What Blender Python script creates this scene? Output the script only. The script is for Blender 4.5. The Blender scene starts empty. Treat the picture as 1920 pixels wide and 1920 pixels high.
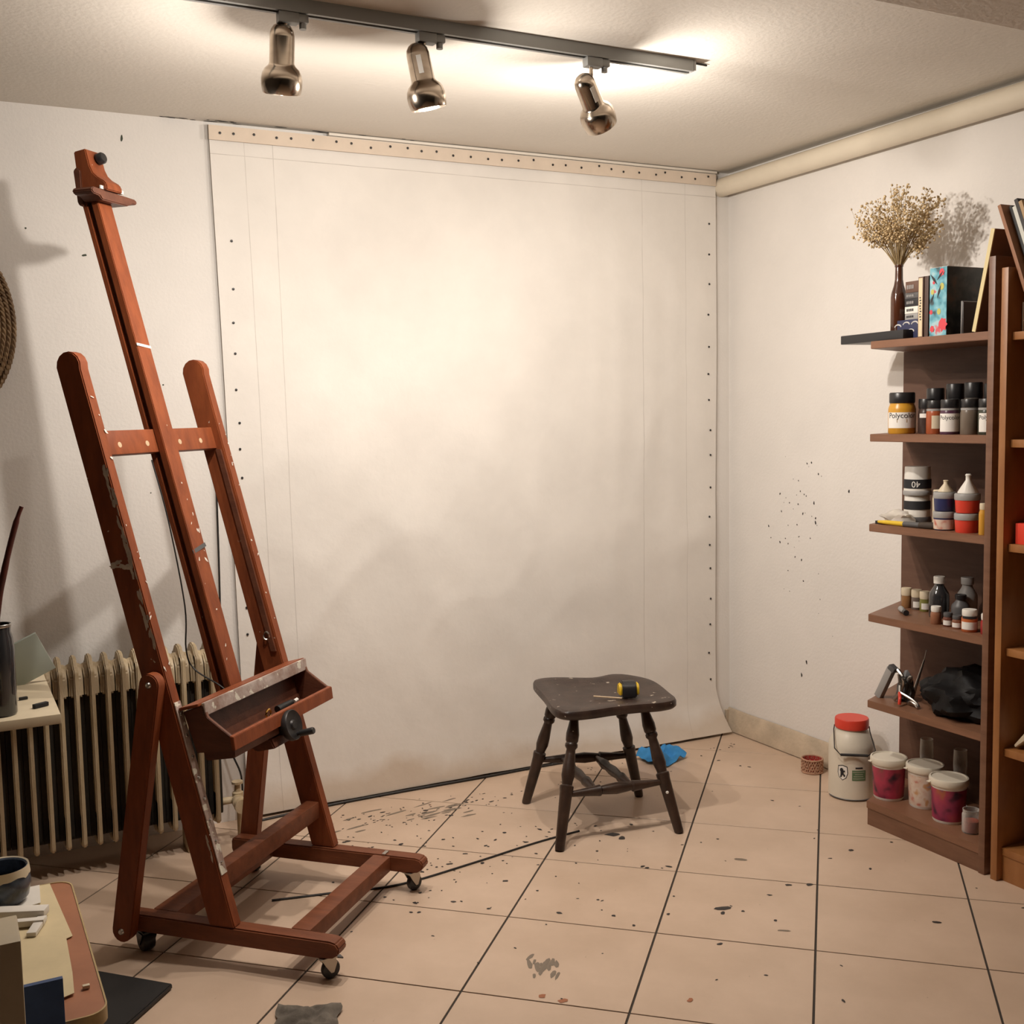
import bpy, bmesh, math, random
from math import sin, cos, pi, radians, sqrt, atan2
from mathutils import Vector, Matrix, noise

random.seed(7)
S = bpy.context.scene
COL = S.collection

# ------------------------------------------------------------------ camera, world, light, exposure
cam = bpy.data.cameras.new('camera'); cam.sensor_width = 36.0; cam.lens = 2089.48 / 1920 * 36; cam.clip_start = 0.05
CAM = bpy.data.objects.new('camera', cam); COL.objects.link(CAM); S.camera = CAM
_r, _u, _f = Vector((.889, -.458, -.019)), Vector((.058, .071, .996)), None
_yaw, _pit, _rol = radians(27.1366), radians(5.1163), radians(-1.1078)
_f = Vector((sin(_yaw) * cos(_pit), cos(_yaw) * cos(_pit), -sin(_pit)))
_r0 = Vector((cos(_yaw), -sin(_yaw), 0)); _u0 = _r0.cross(_f)
_r = _r0 * cos(_rol) + _u0 * sin(_rol); _u = -_r0 * sin(_rol) + _u0 * cos(_rol)
CAM.matrix_world = Matrix(((_r.x, _u.x, -_f.x, 0), (_r.y, _u.y, -_f.y, 0), (_r.z, _u.z, -_f.z, 1.5), (0, 0, 0, 1)))
W = bpy.data.worlds.new('world'); S.world = W; W.use_nodes = True
W.node_tree.nodes['Background'].inputs[0].default_value = (1, .9, .78, 1)
W.node_tree.nodes['Background'].inputs[1].default_value = 0.02
S.view_settings.view_transform = 'Standard'; S.view_settings.look = 'None'
S.view_settings.gamma = 1.0; S.view_settings.use_curve_mapping = False
S.view_settings.exposure = 0.0
S.cycles.adaptive_threshold = .025; S.cycles.max_bounces = 7; S.cycles.diffuse_bounces = 4; S.cycles.transmission_bounces = 6; S.cycles.caustics_reflective = False; S.cycles.caustics_refractive = False
LAMP_COL = (1.0, .92, .83)
BEAM_W, SPILL_W = 33.0, 17.0

# ------------------------------------------------------------------ helpers
MW = {}
def setsock(n, k, v):
    if k in n.inputs: n.inputs[k].default_value = v
def mat(name, col, rough=.55, metal=0.0, var=0.0, vs=8.0, stretch=(1, 1, 1), bump=0.0, bs=60.0, col2=None, spots=None, spot_th=.7, spot_s=30.0,
        trans=0.0, coat=0.0, emit=None, es=0.0, spec=None, ior=None, alpha=None):
    m = bpy.data.materials.new(name); m.use_nodes = True; nt = m.node_tree; L = nt.links; b = nt.nodes['Principled BSDF']
    c4 = (*col, 1); setsock(b, 'Base Color', c4); setsock(b, 'Roughness', rough); setsock(b, 'Metallic', metal)
    setsock(b, 'Transmission Weight', trans); setsock(b, 'Coat Weight', coat)
    if spec is not None: setsock(b, 'Specular IOR Level', spec)
    if ior: setsock(b, 'IOR', ior)
    if emit: setsock(b, 'Emission Color', (*emit, 1)); setsock(b, 'Emission Strength', es)
    tc = nt.nodes.new('ShaderNodeTexCoord'); mp = nt.nodes.new('ShaderNodeMapping'); mp.inputs['Scale'].default_value = stretch
    L.new(tc.outputs['Object'], mp.inputs['Vector'])
    out = None
    if var or col2:
        n = nt.nodes.new('ShaderNodeTexNoise'); n.inputs['Scale'].default_value = vs; n.inputs['Detail'].default_value = 5; n.inputs['Roughness'].default_value = .6
        L.new(mp.outputs[0], n.inputs['Vector'])
        cr = nt.nodes.new('ShaderNodeValToRGB'); cr.color_ramp.elements[0].position = .32; cr.color_ramp.elements[1].position = .68
        a = col2 if col2 else tuple(max(0, x * (1 - var)) for x in col); c = col if col2 else tuple(min(1, x * (1 + var)) for x in col)
        cr.color_ramp.elements[0].color = (*a, 1); cr.color_ramp.elements[1].color = (*c, 1)
        L.new(n.outputs['Fac'], cr.inputs['Fac']); out = cr.outputs['Color']
    if spots:
        n = nt.nodes.new('ShaderNodeTexNoise'); n.inputs['Scale'].default_value = spot_s; n.inputs['Detail'].default_value = 3
        L.new(tc.outputs['Object'], n.inputs['Vector'])
        th = nt.nodes.new('ShaderNodeMapRange'); th.inputs['From Min'].default_value = spot_th; th.inputs['From Max'].default_value = spot_th + .02
        L.new(n.outputs['Fac'], th.inputs['Value'])
        mx = nt.nodes.new('ShaderNodeMix'); mx.data_type = 'RGBA'; L.new(th.outputs['Result'], mx.inputs['Factor'])
        if out: L.new(out, mx.inputs['A'])
        else: mx.inputs['A'].default_value = c4
        mx.inputs['B'].default_value = (*spots, 1); out = mx.outputs['Result']
    if out: L.new(out, b.inputs['Base Color'])
    if bump:
        n = nt.nodes.new('ShaderNodeTexNoise'); n.inputs['Scale'].default_value = bs; n.inputs['Detail'].default_value = 4
        L.new(mp.outputs[0], n.inputs['Vector'])
        bp = nt.nodes.new('ShaderNodeBump'); bp.inputs['Strength'].default_value = bump; bp.inputs['Distance'].default_value = .004
        L.new(n.outputs['Fac'], bp.inputs['Height']); L.new(bp.outputs['Normal'], b.inputs['Normal'])
    return m

def BM(): return bmesh.new()
def box(bm, c, s, rot=None, bev=0.0):
    """box centred at c with size s, optional 3x3 rotation, edges chamfered by bev"""
    t = bmesh.new(); bmesh.ops.create_cube(t, size=1.0)
    for v in t.verts: v.co = Vector((v.co.x * s[0], v.co.y * s[1], v.co.z * s[2]))
    if bev: bmesh.ops.bevel(t, geom=list(t.edges), offset=bev, segments=2, affect='EDGES', profile=.6)
    M = Matrix.Translation(c) @ (rot.to_4x4() if rot else Matrix.Identity(4)); t.transform(M); merge(bm, t)
def merge(bm, t):
    me = bpy.data.meshes.new('tmp'); t.to_mesh(me); t.free(); bm.from_mesh(me); bpy.data.meshes.remove(me)
def prism(bm, pts, a0, a1, axis='y', bev=0.0):
    """polygon pts in the plane normal to axis, extruded from a0 to a1. axis y: pts=(x,z); z: (x,y); x: (y,z)"""
    t = bmesh.new()
    def P(p, a): return {'y': (p[0], a, p[1]), 'z': (p[0], p[1], a), 'x': (a, p[0], p[1])}[axis]
    A = [t.verts.new(P(p, a0)) for p in pts]; B = [t.verts.new(P(p, a1)) for p in pts]; n = len(pts)
    t.faces.new(A); t.faces.new(B)
    for i in range(n): t.faces.new((A[i], A[(i + 1) % n], B[(i + 1) % n], B[i]))
    bmesh.ops.recalc_face_normals(t, faces=t.faces)
    if bev: bmesh.ops.bevel(t, geom=[e for e in t.edges if e.calc_face_angle(0) > .5], offset=bev, segments=2, affect='EDGES')
    merge(bm, t)
def lathe(bm, prof, seg=28, c=(0, 0, 0), M=None, a0=0, a1=2 * pi):
    """profile (r,z) turned about z"""
    t = bmesh.new(); full = abs(a1 - a0 - 2 * pi) < 1e-6; rings = []
    N = seg if full else seg + 1
    for r, z in prof:
        if r < 1e-6: rings.append([t.verts.new((0, 0, z))])
        else: rings.append([t.verts.new((r * cos(a0 + (a1 - a0) * i / seg), r * sin(a0 + (a1 - a0) * i / seg), z)) for i in range(N)])
    for A, B in zip(rings, rings[1:]):
        for i in range(seg):
            j = (i + 1) % N
            if len(A) == 1 and len(B) == 1: continue
            if len(A) == 1: t.faces.new((A[0], B[i], B[j]))
            elif len(B) == 1: t.faces.new((A[i], A[j], B[0]))
            else: t.faces.new((A[i], A[j], B[j], B[i]))
    bmesh.ops.recalc_face_normals(t, faces=t.faces)
    t.transform(Matrix.Translation(c) @ (M if M else Matrix.Identity(4))); merge(bm, t)
def axisM(P, Q):
    P, Q = Vector(P), Vector(Q); z = (Q - P).normalized(); q = Vector((0, 0, 1)).rotation_difference(z)
    return Matrix.Translation(P) @ q.to_matrix().to_4x4()
def turned(bm, P, Q, prof, seg=16):
    """profile (t,r) turned along the line P-Q"""
    Ln = (Vector(Q) - Vector(P)).length
    lathe(bm, [(0, 0)] + [(r, t * Ln) for t, r in prof] + [(0, Ln)], seg, M=axisM(P, Q))
def tube(bm, pts, r, seg=8, closed=False):
    pts = [Vector(p) for p in pts]; t = bmesh.new(); rings = []; up = Vector((.13, .27, .95)); n = len(pts)
    for i, p in enumerate(pts):
        a = pts[(i - 1) % n] if (closed or i) else p; b = pts[(i + 1) % n] if (closed or i < n - 1) else p
        d = (b - a).normalized(); x = d.cross(up)
        if x.length < .05: x = d.cross(Vector((1, 0, 0)))
        x.normalize(); y = d.cross(x); rr = r[i] if isinstance(r, (list, tuple)) else r
        rings.append([t.verts.new(p + (x * cos(2 * pi * k / seg) + y * sin(2 * pi * k / seg)) * rr) for k in range(seg)])
    for i in range(n if closed else n - 1):
        A, B = rings[i], rings[(i + 1) % n]
        for k in range(seg): t.faces.new((A[k], A[(k + 1) % seg], B[(k + 1) % seg], B[k]))
    if not closed:
        t.faces.new(rings[0]); t.faces.new(rings[-1])
    bmesh.ops.recalc_face_normals(t, faces=t.faces); merge(bm, t)
def spline(P, n=8, closed=False):
    P = [Vector(p) for p in P]; out = []; N = len(P)
    for i in range(N if closed else N - 1):
        g = lambda k: P[k % N] if closed else P[min(max(k, 0), N - 1)]
        a, b, c, d = g(i - 1), g(i), g(i + 1), g(i + 2)
        for k in range(n):
            t = k / n
            out.append(.5 * ((2 * b) + (c - a) * t + (2 * a - 5 * b + 4 * c - d) * t * t + (3 * b - a - 3 * c + d) * t ** 3))
    if not closed: out.append(P[-1])
    return out
def ob(name, bm, m, parent=None, world=True, smooth=40, kind=None, label=None):
    me = bpy.data.meshes.new(name)
    if parent is not None and world and parent in MW: bm.transform(MW[parent].inverted())
    bm.to_mesh(me); bm.free()
    if smooth:
        for p in me.polygons: p.use_smooth = True
        me.set_sharp_from_angle(angle=radians(smooth))
    me.materials.append(m)
    o = bpy.data.objects.new(name, me); COL.objects.link(o)
    if parent is not None:
        o.parent = parent
        MW[o] = MW.get(parent, Matrix.Identity(4))
    else: MW[o] = Matrix.Identity(4)
    if kind: o['kind'] = kind
    if label: o['label'] = label
    return o
def tag(o, label, cat, group=None, kind=None):
    o['label'] = label; o['category'] = cat
    if group: o['group'] = group
    if kind: o['kind'] = kind
    return o
def thing(name, label, cat, loc=(0, 0, 0), rz=0.0, group=None):
    o = bpy.data.objects.new(name, None); COL.objects.link(o); o.empty_display_size = .05
    o.location = loc; o.rotation_euler = (0, 0, rz); MW[o] = Matrix.Translation(loc) @ Matrix.Rotation(rz, 4, 'Z')
    return tag(o, label, cat, group)
def single(name, bm, m, label, cat, loc=None, group=None, smooth=40):
    """a thing that is one mesh, its origin moved to loc"""
    if loc is not None: bm.transform(Matrix.Translation(-Vector(loc)))
    o = ob(name, bm, m, smooth=smooth)
    if loc is not None: o.location = loc; MW[o] = Matrix.Translation(loc)
    return tag(o, label, cat, group)
def struct(name, bm, m, label=None, smooth=0):
    o = ob(name, bm, m, smooth=smooth); o['kind'] = 'structure'
    if label: o['label'] = label
    return o
def textmesh(s, size):
    cu = bpy.data.curves.new('lettering', 'FONT'); cu.body = s; cu.size = size; cu.align_x = 'CENTER'; cu.align_y = 'CENTER'
    o = bpy.data.objects.new('lettering', cu); COL.objects.link(o); bpy.context.view_layer.update()
    me = bpy.data.meshes.new_from_object(o.evaluated_get(bpy.context.evaluated_depsgraph_get()))
    bpy.data.objects.remove(o); bpy.data.curves.remove(cu)
    b = bmesh.new(); b.from_mesh(me); bpy.data.meshes.remove(me); return b
def wrap(b, R, ang, z, c, flip=False):
    """bend flat lettering (x,y) onto a cylinder of radius R about c, facing ang"""
    for v in b.verts:
        x, y = (-v.co.x, -v.co.y) if flip else (v.co.x, v.co.y)
        a = ang + x / R; v.co = Vector((c[0] + R * cos(a), c[1] + R * sin(a), z + y))
    return b
def label_patch(c, R, z0, z1, ang, half):
    b = BM(); lathe(b, [(R, z0), (R, z1)], 12, (c[0], c[1], 0), None, ang - half, ang + half); return b

# ------------------------------------------------------------------ materials
def wall_material(name, base, speck=None):
    return mat(name, base, .85, var=.035, vs=2.2, bump=.25, bs=90)
M = {}
M['wall'] = wall_material('white_plaster', (.79, .755, .715))
M['dark_wall'] = mat('brown_painted_wall', (.05, .042, .034), .9, var=.05, vs=2)
M['ceiling'] = mat('ceiling_plaster', (.70, .655, .59), .9, var=.03, vs=1.6, bump=.3, bs=70)
M['base'] = mat('rough_base_plaster', (.52, .42, .31), .9, var=.16, vs=9, bump=.5, bs=60)
M['grout'] = mat('grout', (.045, .035, .028), .9)
M['tile'] = mat('beige_floor_tile', (.62, .46, .345), .38, col2=(.53, .385, .28), vs=3.5, bump=.05, bs=150, spots=(.36, .26, .18), spot_th=.73, spot_s=22)
M['easel'] = mat('red_brown_varnished_wood', (.27, .071, .024), .48, col2=(.175, .043, .0155), vs=5, stretch=(6, 6, 1.2), bump=.12, bs=40, spec=.3, spots=(.62, .55, .46), spot_th=.745, spot_s=34)
M['easel_rail'] = mat('red_brown_rail_wood', (.215, .068, .029), .48, col2=(.135, .040, .017), vs=5, stretch=(1.2, 6, 6), bump=.12, bs=40, spec=.3, spots=(.6, .52, .42), spot_th=.78, spot_s=40)
M['easel_dark'] = mat('dark_stained_wood', (.16, .055, .028), .5, col2=(.10, .032, .017), vs=6, stretch=(1, 4, 4), bump=.15, spots=(.55, .5, .45), spot_th=.78, spot_s=50)
M['paint_wood'] = mat('paint_crusted_wood', (.52, .44, .40), .5, col2=(.26, .15, .11), vs=16, bump=.4, bs=60, spots=(.72, .68, .58), spot_th=.6, spot_s=28)
M['black'] = mat('black_plastic', (.018, .017, .018), .35)
M['black_soft'] = mat('black_matte', (.012, .011, .011), .6, var=.4, vs=12)
M['iron'] = mat('dark_cast_iron', (.035, .032, .032), .45, .6, var=.4, vs=20)
M['steel'] = mat('steel', (.55, .53, .5), .28, 1.0)
M['zinc'] = mat('zinc_plate', (.5, .46, .4), .4, .8)
M['nickel'] = mat('brushed_nickel', (.50, .42, .34), .17, 1.0, var=.1, vs=4, stretch=(1, 1, 12))
M['track'] = mat('grey_track', (.27, .27, .26), .45, .4)
M['bulb'] = mat('lit_bulb', (1, 1, 1), .4, emit=(1, .9, .75), es=30)
M['rad'] = mat('cream_radiator_enamel', (.58, .47, .32), .5, col2=(.40, .30, .17), vs=7, stretch=(4, 4, 1), bump=.25, bs=50)
M['stool'] = mat('dark_brown_worn_wood', (.050, .028, .020), .38, col2=(.022, .012, .009), vs=8, stretch=(3, 3, 1), bump=.2, spots=(.42, .35, .28), spot_th=.685, spot_s=34)
M['stool_leg'] = mat('dark_brown_turned_wood', (.055, .030, .019), .36, col2=(.024, .013, .009), vs=14, bump=.15, spots=(.3, .2, .12), spot_th=.74, spot_s=30)
M['shelf'] = mat('brown_laminate', (.20, .098, .056), .45, col2=(.15, .068, .038), vs=5, stretch=(2, 1, 8))
M['shelf_face'] = mat('brown_laminate_edge', (.24, .115, .065), .45, col2=(.18, .085, .047), vs=5, stretch=(2, 1, 8))
M['backboard'] = mat('dark_back_panel', (.15, .078, .05), .6, col2=(.105, .05, .032), vs=5, stretch=(2, 1, 6))
M['case'] = mat('orange_brown_veneer', (.36, .155, .05), .42, col2=(.27, .105, .032), vs=6, stretch=(3, 3, 1))
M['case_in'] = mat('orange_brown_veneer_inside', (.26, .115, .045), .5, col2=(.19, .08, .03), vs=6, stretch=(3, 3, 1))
M['white'] = mat('white_plastic', (.78, .75, .69), .4)
M['cream'] = mat('cream_plastic', (.68, .58, .42), .45)
M['milky'] = mat('milky_plastic', (.72, .66, .55), .35, var=.05, vs=6)
M['red'] = mat('red_plastic', (.68, .055, .03), .4)
M['redbox'] = mat('red_card', (.80, .06, .03), .55)
M['navy'] = mat('navy_paint', (.03, .035, .11), .3)
M['grey'] = mat('grey_plastic', (.33, .32, .31), .5)
M['dgrey'] = mat('dark_grey_plastic', (.09, .088, .09), .45)
M['yellow'] = mat('yellow_plastic', (.72, .48, .03), .4)
M['bristle'] = mat('dark_bristle', (.05, .035, .025), .8)
M['brownglass'] = mat('brown_bottle_glass', (.07, .022, .010), .12, coat=.5, var=.3, vs=10)
def thin_clear(name, tint, body):
    m = bpy.data.materials.new(name); m.use_nodes = True; nt = m.node_tree; L = nt.links; nt.nodes.clear()
    o = nt.nodes.new('ShaderNodeOutputMaterial'); tr = nt.nodes.new('ShaderNodeBsdfTransparent'); tr.inputs[0].default_value = (*tint, 1)
    gl = nt.nodes.new('ShaderNodeBsdfPrincipled'); gl.inputs['Base Color'].default_value = (*tint, 1); gl.inputs['Roughness'].default_value = .08
    lw = nt.nodes.new('ShaderNodeLayerWeight'); lw.inputs['Blend'].default_value = .35; mr = nt.nodes.new('ShaderNodeMapRange'); mr.inputs['To Min'].default_value = body; mr.inputs['To Max'].default_value = .75
    mx = nt.nodes.new('ShaderNodeMixShader'); L.new(lw.outputs['Facing'], mr.inputs['Value']); L.new(mr.outputs[0], mx.inputs[0]); L.new(tr.outputs[0], mx.inputs[1]); L.new(gl.outputs[0], mx.inputs[2]); L.new(mx.outputs[0], o.inputs[0]); return m
M['clear'] = thin_clear('clear_glass_thin', (.92, .91, .88), .06)
M['film'] = thin_clear('clear_film_thin', (.86, .82, .76), .35)
M['dry'] = mat('dried_blossom', (.70, .54, .32), .9, col2=(.46, .32, .16), vs=60)
M['stem'] = mat('dried_stem', (.42, .31, .16), .9)
M['ink'] = mat('black_print', (.015, .015, .018), .6)
M['paper'] = mat('paper_label', (.82, .79, .74), .6)
M['green'] = mat('green_print', (.12, .2, .1), .6)
M['blue_cloth'] = mat('blue_nonwoven_cloth', (.035, .23, .52), .8, var=.15, vs=25, bump=.3)
M['grey_cloth'] = mat('grey_felt_rag', (.13, .11, .09), .95, var=.3, vs=30, bump=.6)
M['straw'] = mat('brown_straw', (.27, .175, .09), .7, col2=(.12, .07, .035), vs=30)
M['gap'] = mat('dark_gap', (.02, .016, .012), .9)
M['cable'] = mat('black_cable', (.015, .013, .012), .5)
M['desk'] = mat('cream_board', (.56, .47, .33), .5, var=.06, vs=10, spots=(.12, .1, .08), spot_th=.76, spot_s=30)
M['table'] = mat('orange_brown_tabletop', (.42, .17, .085), .45, col2=(.30, .115, .055), vs=6, spots=(.62, .5, .36), spot_th=.75, spot_s=38)
M['table_edge'] = mat('yellowed_table_edge', (.45, .32, .15), .5, var=.15, vs=20)
M['kraft'] = mat('yellowed_paper', (.66, .54, .33), .8, var=.07, vs=9, spots=(.06, .05, .04), spot_th=.74, spot_s=24)
M['sheet'] = mat('white_paper_sheet', (.74, .69, .62), .75, var=.03, vs=12)
M['bluecard'] = mat('blue_card', (.035, .075, .20), .6, var=.2, vs=10)
M['pinkwood'] = mat('pale_wood', (.52, .38, .24), .6, var=.08, vs=8, stretch=(6, 1, 1))
M['palegreen'] = mat('pale_green_card', (.42, .47, .42), .6)
M['smoke'] = mat('smoky_glass_jar', (.03, .03, .032), .12, coat=.6)
M['speck'] = mat('dried_dark_paint', (.028, .022, .02), .55)
M['smear'] = mat('grey_paint_smear', (.20, .155, .115), .6)
M['rust'] = mat('rusty_paint_drop', (.34, .12, .05), .6)
M['tape'] = mat('tan_adhesive_strip', (.70, .59, .48), .7, var=.05, vs=12)
M['batten'] = mat('white_batten', (.80, .745, .66), .5)
M['pipe'] = mat('painted_pipe', (.74, .66, .53), .6, var=.05, vs=4, bump=.15, bs=30)
M['weave_red'] = mat('tan_woven_strip', (.44, .25, .16), .8, var=.2, vs=60)
M['red_in'] = mat('red_inner', (.42, .035, .03), .7)

def canvas_material():
    m = mat('primed_canvas', (.785, .745, .695), .9, var=.05, vs=2.6, bump=.35, bs=26); nt = m.node_tree; L = nt.links; b = nt.nodes['Principled BSDF']
    src = b.inputs['Base Color'].links[0].from_socket
    g = nt.nodes.new('ShaderNodeNewGeometry'); sp = nt.nodes.new('ShaderNodeSeparateXYZ'); L.new(g.outputs['Position'], sp.inputs[0])
    def math_(op, a, c):
        n = nt.nodes.new('ShaderNodeMath'); n.operation = op
        for i, v in enumerate((a, c)):
            if v is None: continue
            if isinstance(v, (int, float)): n.inputs[i].default_value = v
            else: L.new(v, n.inputs[i])
        return n.outputs[0]
    acc = None
    # pencil construction lines: two uprights near the left edge, two near the right, one level line near the top
    for kind, a, k in (('x', 1.085, -.02), ('x', 1.172, -.013), ('x', 2.965, .0), ('x', 2.73, .004), ('z', 2.432, 0)):
        p, q = (sp.outputs['X'], sp.outputs['Z']) if kind == 'x' else (sp.outputs['Z'], sp.outputs['X'])
        d = math_('ABSOLUTE', math_('SUBTRACT', p, math_('ADD', math_('MULTIPLY', q, k), a)), None)
        l = math_('LESS_THAN', d, .0013 if k or kind == 'z' else .0009)
        acc = l if acc is None else math_('MAXIMUM', acc, l)
    n = nt.nodes.new('ShaderNodeTexNoise'); n.inputs['Scale'].default_value = 9; L.new(g.outputs['Position'], n.inputs['Vector'])
    fac = math_('MULTIPLY', acc, math_('MULTIPLY', n.outputs['Fac'], .55))
    mx = nt.nodes.new('ShaderNodeMix'); mx.data_type = 'RGBA'; L.new(fac, mx.inputs['Factor']); L.new(src, mx.inputs['A']); mx.inputs['B'].default_value = (.16, .12, .09, 1)
    # water-stained hem along the floor, ragged upper edge
    n2 = nt.nodes.new('ShaderNodeTexNoise'); n2.inputs['Scale'].default_value = 3.5; n2.inputs['Detail'].default_value = 6; L.new(g.outputs['Position'], n2.inputs['Vector'])
    h = math_('SUBTRACT', math_('MULTIPLY', n2.outputs['Fac'], .24), sp.outputs['Z'])
    s2 = nt.nodes.new('ShaderNodeMapRange'); s2.inputs['From Min'].default_value = -.02; s2.inputs['From Max'].default_value = .06; s2.inputs['To Max'].default_value = .5; L.new(h, s2.inputs['Value'])
    m2 = nt.nodes.new('ShaderNodeMix'); m2.data_type = 'RGBA'; L.new(s2.outputs['Result'], m2.inputs['Factor']); L.new(mx.outputs['Result'], m2.inputs['A']); m2.inputs['B'].default_value = (.50, .36, .23, 1)
    L.new(m2.outputs['Result'], b.inputs['Base Color']); return m
M['canvas'] = canvas_material()
def wrap_print(name, cols, s):
    """printed bucket sleeve: blotches of the sleeve's own colours"""
    m = mat(name, cols[0], .4); nt = m.node_tree; L = nt.links; b = nt.nodes['Principled BSDF']
    tc = nt.nodes.new('ShaderNodeTexCoord'); n = nt.nodes.new('ShaderNodeTexNoise'); n.inputs['Scale'].default_value = s; n.inputs['Detail'].default_value = 2
    L.new(tc.outputs['Object'], n.inputs['Vector']); cr = nt.nodes.new('ShaderNodeValToRGB'); cr.color_ramp.interpolation = 'EASE'
    el = cr.color_ramp.elements; el[0].position = .3; el[1].position = .72; el[0].color = (*cols[0], 1); el[1].color = (*cols[-1], 1)
    for i, c in enumerate(cols[1:-1]):
        e = el.new(.3 + .42 * (i + 1) / (len(cols) - 1)); e.color = (*c, 1)
    L.new(n.outputs['Fac'], cr.inputs['Fac']); L.new(cr.outputs['Color'], b.inputs['Base Color']); return m
M['sleeve1'] = wrap_print('magenta_printed_sleeve', [(.02, .008, .02), (.30, .025, .06), (.40, .035, .075), (.33, .04, .07), (.12, .10, .05)], 14)
M['sleeve2'] = wrap_print('pale_printed_sleeve', [(.5, .1, .06), (.66, .5, .4), (.7, .58, .48), (.55, .3, .14), (.3, .3, .36)], 22)
M['sleeve3'] = wrap_print('purple_printed_sleeve', [(.03, .008, .025), (.28, .03, .08), (.36, .04, .08), (.36, .10, .05), (.10, .03, .16)], 13)
M['floral'] = wrap_print('blue_floral_print', [(.05, .08, .09), (.10, .33, .42), (.20, .47, .55), (.38, .58, .62), (.62, .12, .14)], 26)
M['darkcover'] = wrap_print('dark_mottled_cover', [(.008, .009, .008), (.02, .022, .018), (.05, .05, .04), (.09, .06, .04)], 22)
M['records'] = [mat('record_%s' % n, c, .6) for n, c in (('brown', (.30, .13, .06)), ('black', (.02, .018, .018)), ('white', (.66, .66, .6)), ('black2', (.025, .02, .02)), ('tan', (.42, .27, .14)), ('brown2', (.22, .12, .07)), ('khaki', (.36, .27, .16)))]

# ------------------------------------------------------------------ room shell
XR, YB, H = 3.2187, 4.0894, 2.545
XL, YF = -1.1, -1.6
b = BM(); box(b, ((XL + XR) / 2, (YF + YB) / 2, -.06), (XR - XL + .4, YB - YF + .4, .114)); FLOOR = struct('floor', b, M['grout'], 'beige tiled floor with dark joints, laid diagonally to the walls')
b = BM(); box(b, ((XL + XR) / 2, (YF + YB) / 2, H + .05), (XR - XL + .4, YB - YF + .4, .1)); struct('ceiling', b, M['ceiling'])
b = BM(); box(b, ((XL + XR) / 2, YB + .06, H / 2), (XR - XL + .4, .12, H + .1)); struct('wall_back', b, M['wall'])
b = BM(); box(b, (XR + .06, (YF + YB) / 2, H / 2), (.12, YB - YF, H + .1)); struct('wall_right', b, M['wall'])
b = BM(); box(b, (XL - .06, (YF + YB) / 2, H / 2), (.12, YB - YF, H + .1)); struct('wall_left', b, M['dark_wall'])
b = BM(); box(b, ((XL + XR) / 2, YF - .06, H / 2), (XR - XL + .4, .12, H + .1)); struct('wall_front', b, M['dark_wall'])
b = BM(); box(b, ((XL + XR) / 2, 1.416, 2.4725), (XR - XL, 1.0, .149), bev=.006); struct('trim_1', b, M['ceiling'], 'boxed ceiling beam at the upper corner')
# floor tiles, laid at 43 degrees, clipped at the walls
TS, TA, TX, TY = .4429, radians(-43.138), 2.98675, 3.2340
ux, uy = Vector((cos(TA), sin(TA))), Vector((-sin(TA), cos(TA)))
def clip(poly, x0, x1, y0, y1):
    for k, s, lim in ((0, 1, x0), (0, -1, x1), (1, 1, y0), (1, -1, y1)):
        out = []
        for i, p in enumerate(poly):
            q = poly[(i + 1) % len(poly)]; a, c = s * (p[k] - lim), s * (q[k] - lim)
            if a >= 0: out.append(p)
            if (a >= 0) != (c >= 0):
                t = a / (a - c); out.append((p[0] + (q[0] - p[0]) * t, p[1] + (q[1] - p[1]) * t))
        poly = out
        if len(poly) < 3: return []
    return poly
def tile_mesh(poly):
    t = BM(); n = len(poly); cx = sum(p[0] for p in poly) / n; cy = sum(p[1] for p in poly) / n
    e = .0009
    top = [t.verts.new((p[0] + (cx - p[0]) * e * 3, p[1] + (cy - p[1]) * e * 3, 0)) for p in poly]
    mid = [t.verts.new((p[0], p[1], -.0007)) for p in poly]; bot = [t.verts.new((p[0], p[1], -.006)) for p in poly]
    t.faces.new(top)
    for A, B in ((top, mid), (mid, bot)):
        for i in range(n): t.faces.new((A[i], A[(i + 1) % n], B[(i + 1) % n], B[i]))
    bmesh.ops.recalc_face_normals(t, faces=t.faces); return t
hw = TS / 2 - .0022
FULL = None
for i in range(-16, 12):
    for j in range(-14, 14):
        c = Vector((TX, TY)) + ux * TS * (i + .5) - uy * TS * (j + .5)
        # the family of joints that runs away from the camera is wider than the other
        sq = [c + ux * a * (TS / 2 - .0030) + uy * d * (TS / 2 - .0024) for a, d in ((-1, -1), (1, -1), (1, 1), (-1, 1))]
        sq = [(p.x, p.y) for p in sq]; cl = clip(sq, XL, XR, YF, YB)
        if not cl: continue
        if len(cl) == 4 and all(abs(a[0] - d[0]) + abs(a[1] - d[1]) < 1e-6 for a, d in zip(cl, sq)):
            loc = [(p[0] - c.x, p[1] - c.y) for p in sq]
            if FULL is None:
                o = ob('tile', tile_mesh(loc), M['tile'], FLOOR, smooth=0); FULL = o.data
            else:
                o = bpy.data.objects.new('tile', FULL); COL.objects.link(o); o.parent = FLOOR
            o.location = (c.x, c.y, random.uniform(-.00015, .00015))
        else:
            cx = sum(p[0] for p in cl) / len(cl); cy = sum(p[1] for p in cl) / len(cl)
            if (max(p[0] for p in cl) - min(p[0] for p in cl)) * (max(p[1] for p in cl) - min(p[1] for p in cl)) < 1e-4: continue
            o = ob('tile', tile_mesh(cl), M['tile'], FLOOR, smooth=0)
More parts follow.
